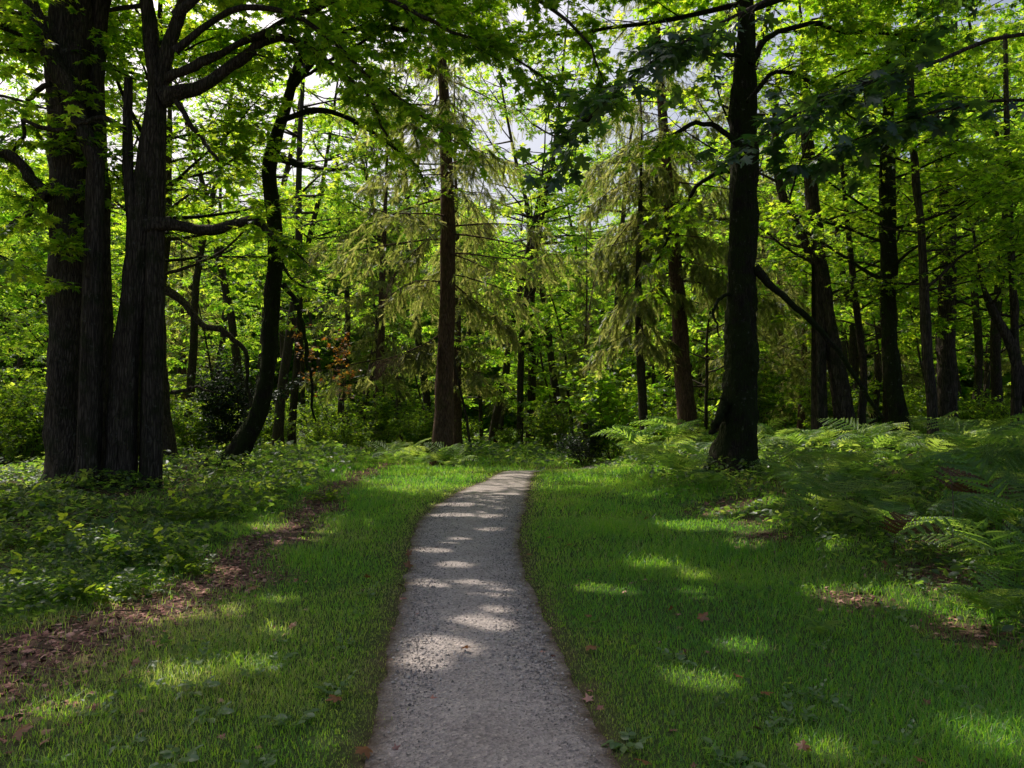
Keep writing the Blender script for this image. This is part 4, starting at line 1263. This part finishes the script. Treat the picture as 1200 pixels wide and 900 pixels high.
GF = 'bracken ferns crowding the right-hand bank'
FB = 'bracken fern crowded among others on the right-hand bank'
PF = [make_fern(FB, 301, 6, 1.5, GF), make_fern(FB, 303, 7, 1.3, GF), make_fern(FB, 307, 5, 1.7, GF), make_fern(FB, 311, 8, .95, GF)]
rg = np.random.default_rng(305)
cnt = 0; fd = []
for i in range(6000):
    if cnt >= 150: break
    u = rg.random()
    if u < .62: x = rg.uniform(3.6, 11); y = rg.uniform(7.2, 15)
    elif u < .9: x = rg.uniform(2.8, 16); y = rg.uniform(15, 25)
    else: x = rg.uniform(-4.5, -1.8); y = rg.uniform(22, 27)
    if x > 0 and x < 3.4 + .25 * max(0, 10 - y) and y < 12: continue
    if x > 0 and abs(x - y * .295) < .5 and y < 17: continue
    if x < 6 and 10 < y < 13.5 and x < 4.3: continue
    dm = .62
    if any((a - x) ** 2 + (b - y) ** 2 < dm * dm for a, b in fd): continue
    fd.append((x, y))
    left = x < 0
    place(PF[rg.integers(4)], x, y, rg.uniform(0, 6.28), rg.uniform(.8, 1.25) * (.7 if left else 1.15 if x > .62 * y and y < 11 else .62 if x < .56 * y and y < 15 else .85),
          'fern in the sunny patch around the foot of the tall left conifer' if left else None, 'ferns around the left conifer' if left else None, (rg.normal(0, .12), rg.normal(0, .12)))
    cnt += 1
for (u, v, d, s, lab) in ((1165, 742, 5.6, .75, 'low bright fern on the grass edge at the far right'), (1185, 640, 6.0, .95, 'tall fern arching in at the right edge of the picture'),
                          (745, 535, 24, 1.6, 'pale sunlit fern nearest the path end in front of the slim conifer'), (790, 530, 24, 1.6, 'pale sunlit fern right of the one before the slim conifer'),
                          (962, 722, 5.6, .28, 'single small fern lying on the grass below the leafy stalk')):
    p = ray(u, v, d); g_ = float(gz(p[0], p[1]))
    place(PF[0 if d > 5.8 else 3], p[0], p[1], rg.uniform(0, 6.28), s, lab, 'single ferns')

M['fern_dead'] = leaf_mat('withered_frond', [(.10, .05, .025), (.15, .08, .04), (.2, .11, .055)], [(.16, .08, .03), (.22, .11, .04), (.28, .15, .06)], .3, .03)
rng = np.random.default_rng(331)
for (u, v, d, L, lab) in ((1045, 640, 7.6, 1.0, 'withered brown fern hanging in the shade among the green ferns'), (1120, 600, 8.6, 1.2, 'second withered brown fern, further back and right among the green ferns')):
    p = ray(u, v, d); b = np.array([p[0], p[1], float(gz(p[0], p[1]))])
    root = thing('fern', lab, 'fern', b, None)
    for i in range(3):
        g = Geo(); frond(g, rng, (0, 0, 0), -1.6 + i * 1.1 + rng.normal(0, .2), L * rng.uniform(.8, 1.1), rng.uniform(1.6, 2.3), .5)
        g.build('frond', M['fern_dead'], root, True)

# ------------------------------------------------------------------ small plants in the grass, stalks, fallen leaves
def make_weed(name, label, seed, nl, H, size, group=None, mat='herb', leaf=OVAL, cat='plant'):
    if cat == 'plant': mat = 'weed'
    rng = np.random.default_rng(seed)
    root = thing(name, label, cat, (0, 0, 0), group)
    st = Geo(); lf = Geo(); P, Hh, N = [], [], []
    for i in range(nl):
        az = i * 2.4 + rng.normal(0, .3); L = H * rng.uniform(.5, 1.1)
        q = wander(rng, (0, 0, 0), (math.cos(az) * .8, math.sin(az) * .8, 1), L, 4, .15, -.5)
        tube(st, q, np.linspace(.0025, .0012, 5), 3)
        for f in (1.0, .8, .6):
            p, t = along(q, np.array([f - .001]))
            for sg in ((0,) if f == 1 else (-1, 1)):
                P.append(p[0]); Hh.append(nrm(t[0] * .6 + np.array([-t[0][1], t[0][0], 0]) * sg - np.array([0, 0, .25]))); N.append(nrm(rng.normal(0, .3, 3) + [0, 0, 1]))
    n = len(P); stamp(lf, *leaf, np.array(P), np.array(Hh), np.array(N), size * rng.uniform(.6, 1.2, n), rng.random(n))
    st.build('stem', M[mat], root); lf.build('foliage', M[mat], root)
    return root


GW = 'small leafy weeds growing in the grass'
PW = [make_weed('grass_weed', 'small broad-leaved weed growing in the lawn grass', 401, 5, .12, .05, GW), make_weed('grass_weed', 'small broad-leaved weed growing in the lawn grass', 403, 7, .14, .042, GW)]
rg = np.random.default_rng(405)
spots = [(232, 803), (295, 785), (250, 830), (330, 745), (300, 890), (405, 745), (420, 712), (430, 690), (245, 770), (345, 835), (390, 800), (320, 770), (280, 740),
         (790, 760), (950, 800), (970, 805), (935, 825), (1020, 870), (1105, 790), (1130, 810), (1060, 850), (905, 840), (860, 880), (1080, 760), (1010, 690), (1030, 680), (1070, 690), (1050, 715),
         (740, 855), (960, 745), (1160, 830), (150, 860), (210, 880), (60, 880), (120, 830)]
for u, v in spots:
    d = 1.55 / max(.02, (v - 485) / 900.); p = ray(u, v, d)
    place(PW[rg.integers(2)], p[0], p[1], rg.uniform(0, 6.28), rg.uniform(.7, 1.3))

GBR = 'bramble clumps on the left bank'
PBR = make_weed('bramble_bush', 'arching bramble clump among the low plants on the left bank', 411, 26, .8, .12, GBR, mat='shrub', leaf=TRI, cat='bramble')
for u, v, s in ((150, 650, 1.0), (195, 650, .9), (215, 655, .75), (60, 690, .9), (100, 640, 1.0), (30, 640, 1.1), (260, 600, 1.0), (300, 590, 1.0), (330, 575, 1.1), (220, 605, 1), (20, 610, 1.2), (380, 580, 1.0), (230, 660, .6), (120, 690, .8), (170, 680, .7)):
    d = 1.5 / ((v - 485) / 900.); p = ray(u, v, d)
    place(PBR, p[0], p[1], rg.uniform(0, 6.28), s * .62)

# the tall leafy stalk on the right
rng = np.random.default_rng(421)
p = ray(968, 690, 7.2); b = np.array([p[0], p[1], float(gz(p[0], p[1]))])
root = thing('leafy_stalk', 'tall single stalk with paired pointed leaves in front of the ferns', 'plant', b)
q = wander(rng, (0, 0, 0), (-.12, 0, 1), .8, 10, .05, 0); st = Geo(); lf = Geo()
tube(st, q, np.linspace(.006, .003, 11), 4); st.build('stem', M['herb'], root)
f = np.linspace(.12, .999, 16); a, t = along(q, f); n = 16
for sg in (-1, 1):
    az = np.where(np.arange(n) % 2, 0, 1.2) + (0 if sg > 0 else PI)
    stamp(lf, *OVAL, a, np.stack([np.cos(az), np.sin(az), np.full(n, -.55)], -1), nrm(rng.normal(0, .2, (n, 3)) + [0, 0, 1]), .085 * (1.15 - .5 * f), rng.uniform(.5, 1, n), .8)
lf.build('foliage', M['herb'], root)

# dead sticks
def stick(label, pts, r):
    P = np.array(pts); g = Geo(); rng_ = np.random.default_rng(int(abs(P[0, 0] * 100))); tube(g, smooth_poly(P, 14), np.linspace(r, r * .4, 14), 5, .15, rng_)
    b = np.array([P[0, 0], P[0, 1], float(gz(P[0, 0], P[0, 1]))]); o = g.build('dead_branch', M['twig'], None, True, b); o.location = b
    tag(o, label, 'branch')


stick('pale dead branch arching down between the two mossy left trunks', [ray(152, 538, 18), ray(170, 530, 17.8), ray(188, 540, 17.5), ray(196, 552, 17.2)], .035)
stick('thin pale looped bramble cane leaning against the foot of the clump', [ray(70, 575, 13.6), ray(85, 545, 13.5), ray(92, 535, 13.4), ray(88, 560, 13.2), ray(72, 585, 13.0)], .014)
stick('long thin dead stick lying below the left clump', [ray(72, 588, 13), ray(100, 586, 12.8), ray(140, 581, 12.6)], .018)
stick('thin upright dead cane among the ferns on the right', [ray(1116, 640, 6.6), ray(1117, 590, 6.6), ray(1113, 550, 6.6)], .006)
stick('thin slanting dead cane in the shade under the ferns', [ray(1040, 625, 7.2), ray(1055, 638, 7.1), ray(1066, 648, 7.0)], .006)

# fallen leaves
GL = 'fallen brown maple leaves on the grass'
g = Geo(); stamp(g, *MAPLE0, np.zeros((1, 3)), np.array([[0, 1., .15]]), np.array([[.1, 0, 1.]]), .1, .5)
fl = g.build('fallen_leaf', M['fallen']); tag(fl, 'fallen brown maple leaf lying on the grass verge', 'leaf', GL)
rg = np.random.default_rng(431); first = True
for u, v in ((785, 717), (693, 725), (870, 795), (892, 812), (945, 877), (670, 640), (622, 652), (755, 610), (730, 610), (645, 633), (1085, 895), (105, 742), (155, 790), (340, 740), (432, 680), (478, 666), (760, 895), (432, 878),
             (365, 660), (348, 683), (545, 762), (700, 610), (940, 880), (396, 825), (300, 690), (480, 653), (690, 760), (820, 727), (1040, 680), (18, 868), (90, 728)):
    d = 1.6 / ((v - 485) / 900.); p = ray(u, v, d)
    o = fl if first else fl.copy()
    if not first: COL.objects.link(o)
    first = False
    o.location = (p[0], p[1], float(gz(p[0], p[1])) + .045); s = rg.uniform(.5, 1.0); o.scale = (s, s, s)
    o.rotation_euler = (rg.normal(0, .35), rg.normal(0, .35), rg.uniform(0, 6.28))

print('leaves', LEAFTOTAL, 'objects', len(bpy.data.objects))

# ------------------------------------------------------------------ light, sky, camera
w = bpy.data.worlds.new('World'); sc.world = w; w.use_nodes = True
nt = w.node_tree; bg = nt.nodes['Background']
sky = nt.nodes.new('ShaderNodeTexSky'); sky.sky_type = 'NISHITA'; sky.sun_disc = False
sky.sun_elevation = SUN_EL; sky.sun_rotation = -SUN_AZ; sky.air_density = 1.0; sky.dust_density = 7.0
nt.links.new(sky.outputs[0], bg.inputs[0]); bg.inputs[1].default_value = .15
ld = bpy.data.lights.new('sun', 'SUN'); ld.energy = 5.0; ld.angle = R(.4); ld.color = (1, .90, .77)
lo = bpy.data.objects.new('sun', ld); COL.objects.link(lo)
lo.rotation_euler = Vector(S).to_track_quat('Z', 'Y').to_euler(); lo.location = Vector(S * 60)

cd = bpy.data.cameras.new('camera'); cd.sensor_width = 36; cd.lens = 36 * F; cd.clip_end = 2000; cd.clip_start = .05
co = bpy.data.objects.new('camera', cd); COL.objects.link(co)
co.location = (0, 0, CAM_H); co.rotation_euler = (PI / 2 + PITCH, 0, 0); sc.camera = co

sc.render.engine = 'CYCLES'
cy = sc.cycles
cy.use_denoising = True; cy.adaptive_threshold = .004
cy.max_bounces = 8; cy.diffuse_bounces = 5; cy.transmission_bounces = 6; cy.glossy_bounces = 2
cy.sample_clamp_indirect = 6
sc.view_settings.view_transform = 'Standard'; sc.view_settings.look = 'None'; sc.view_settings.exposure = 0
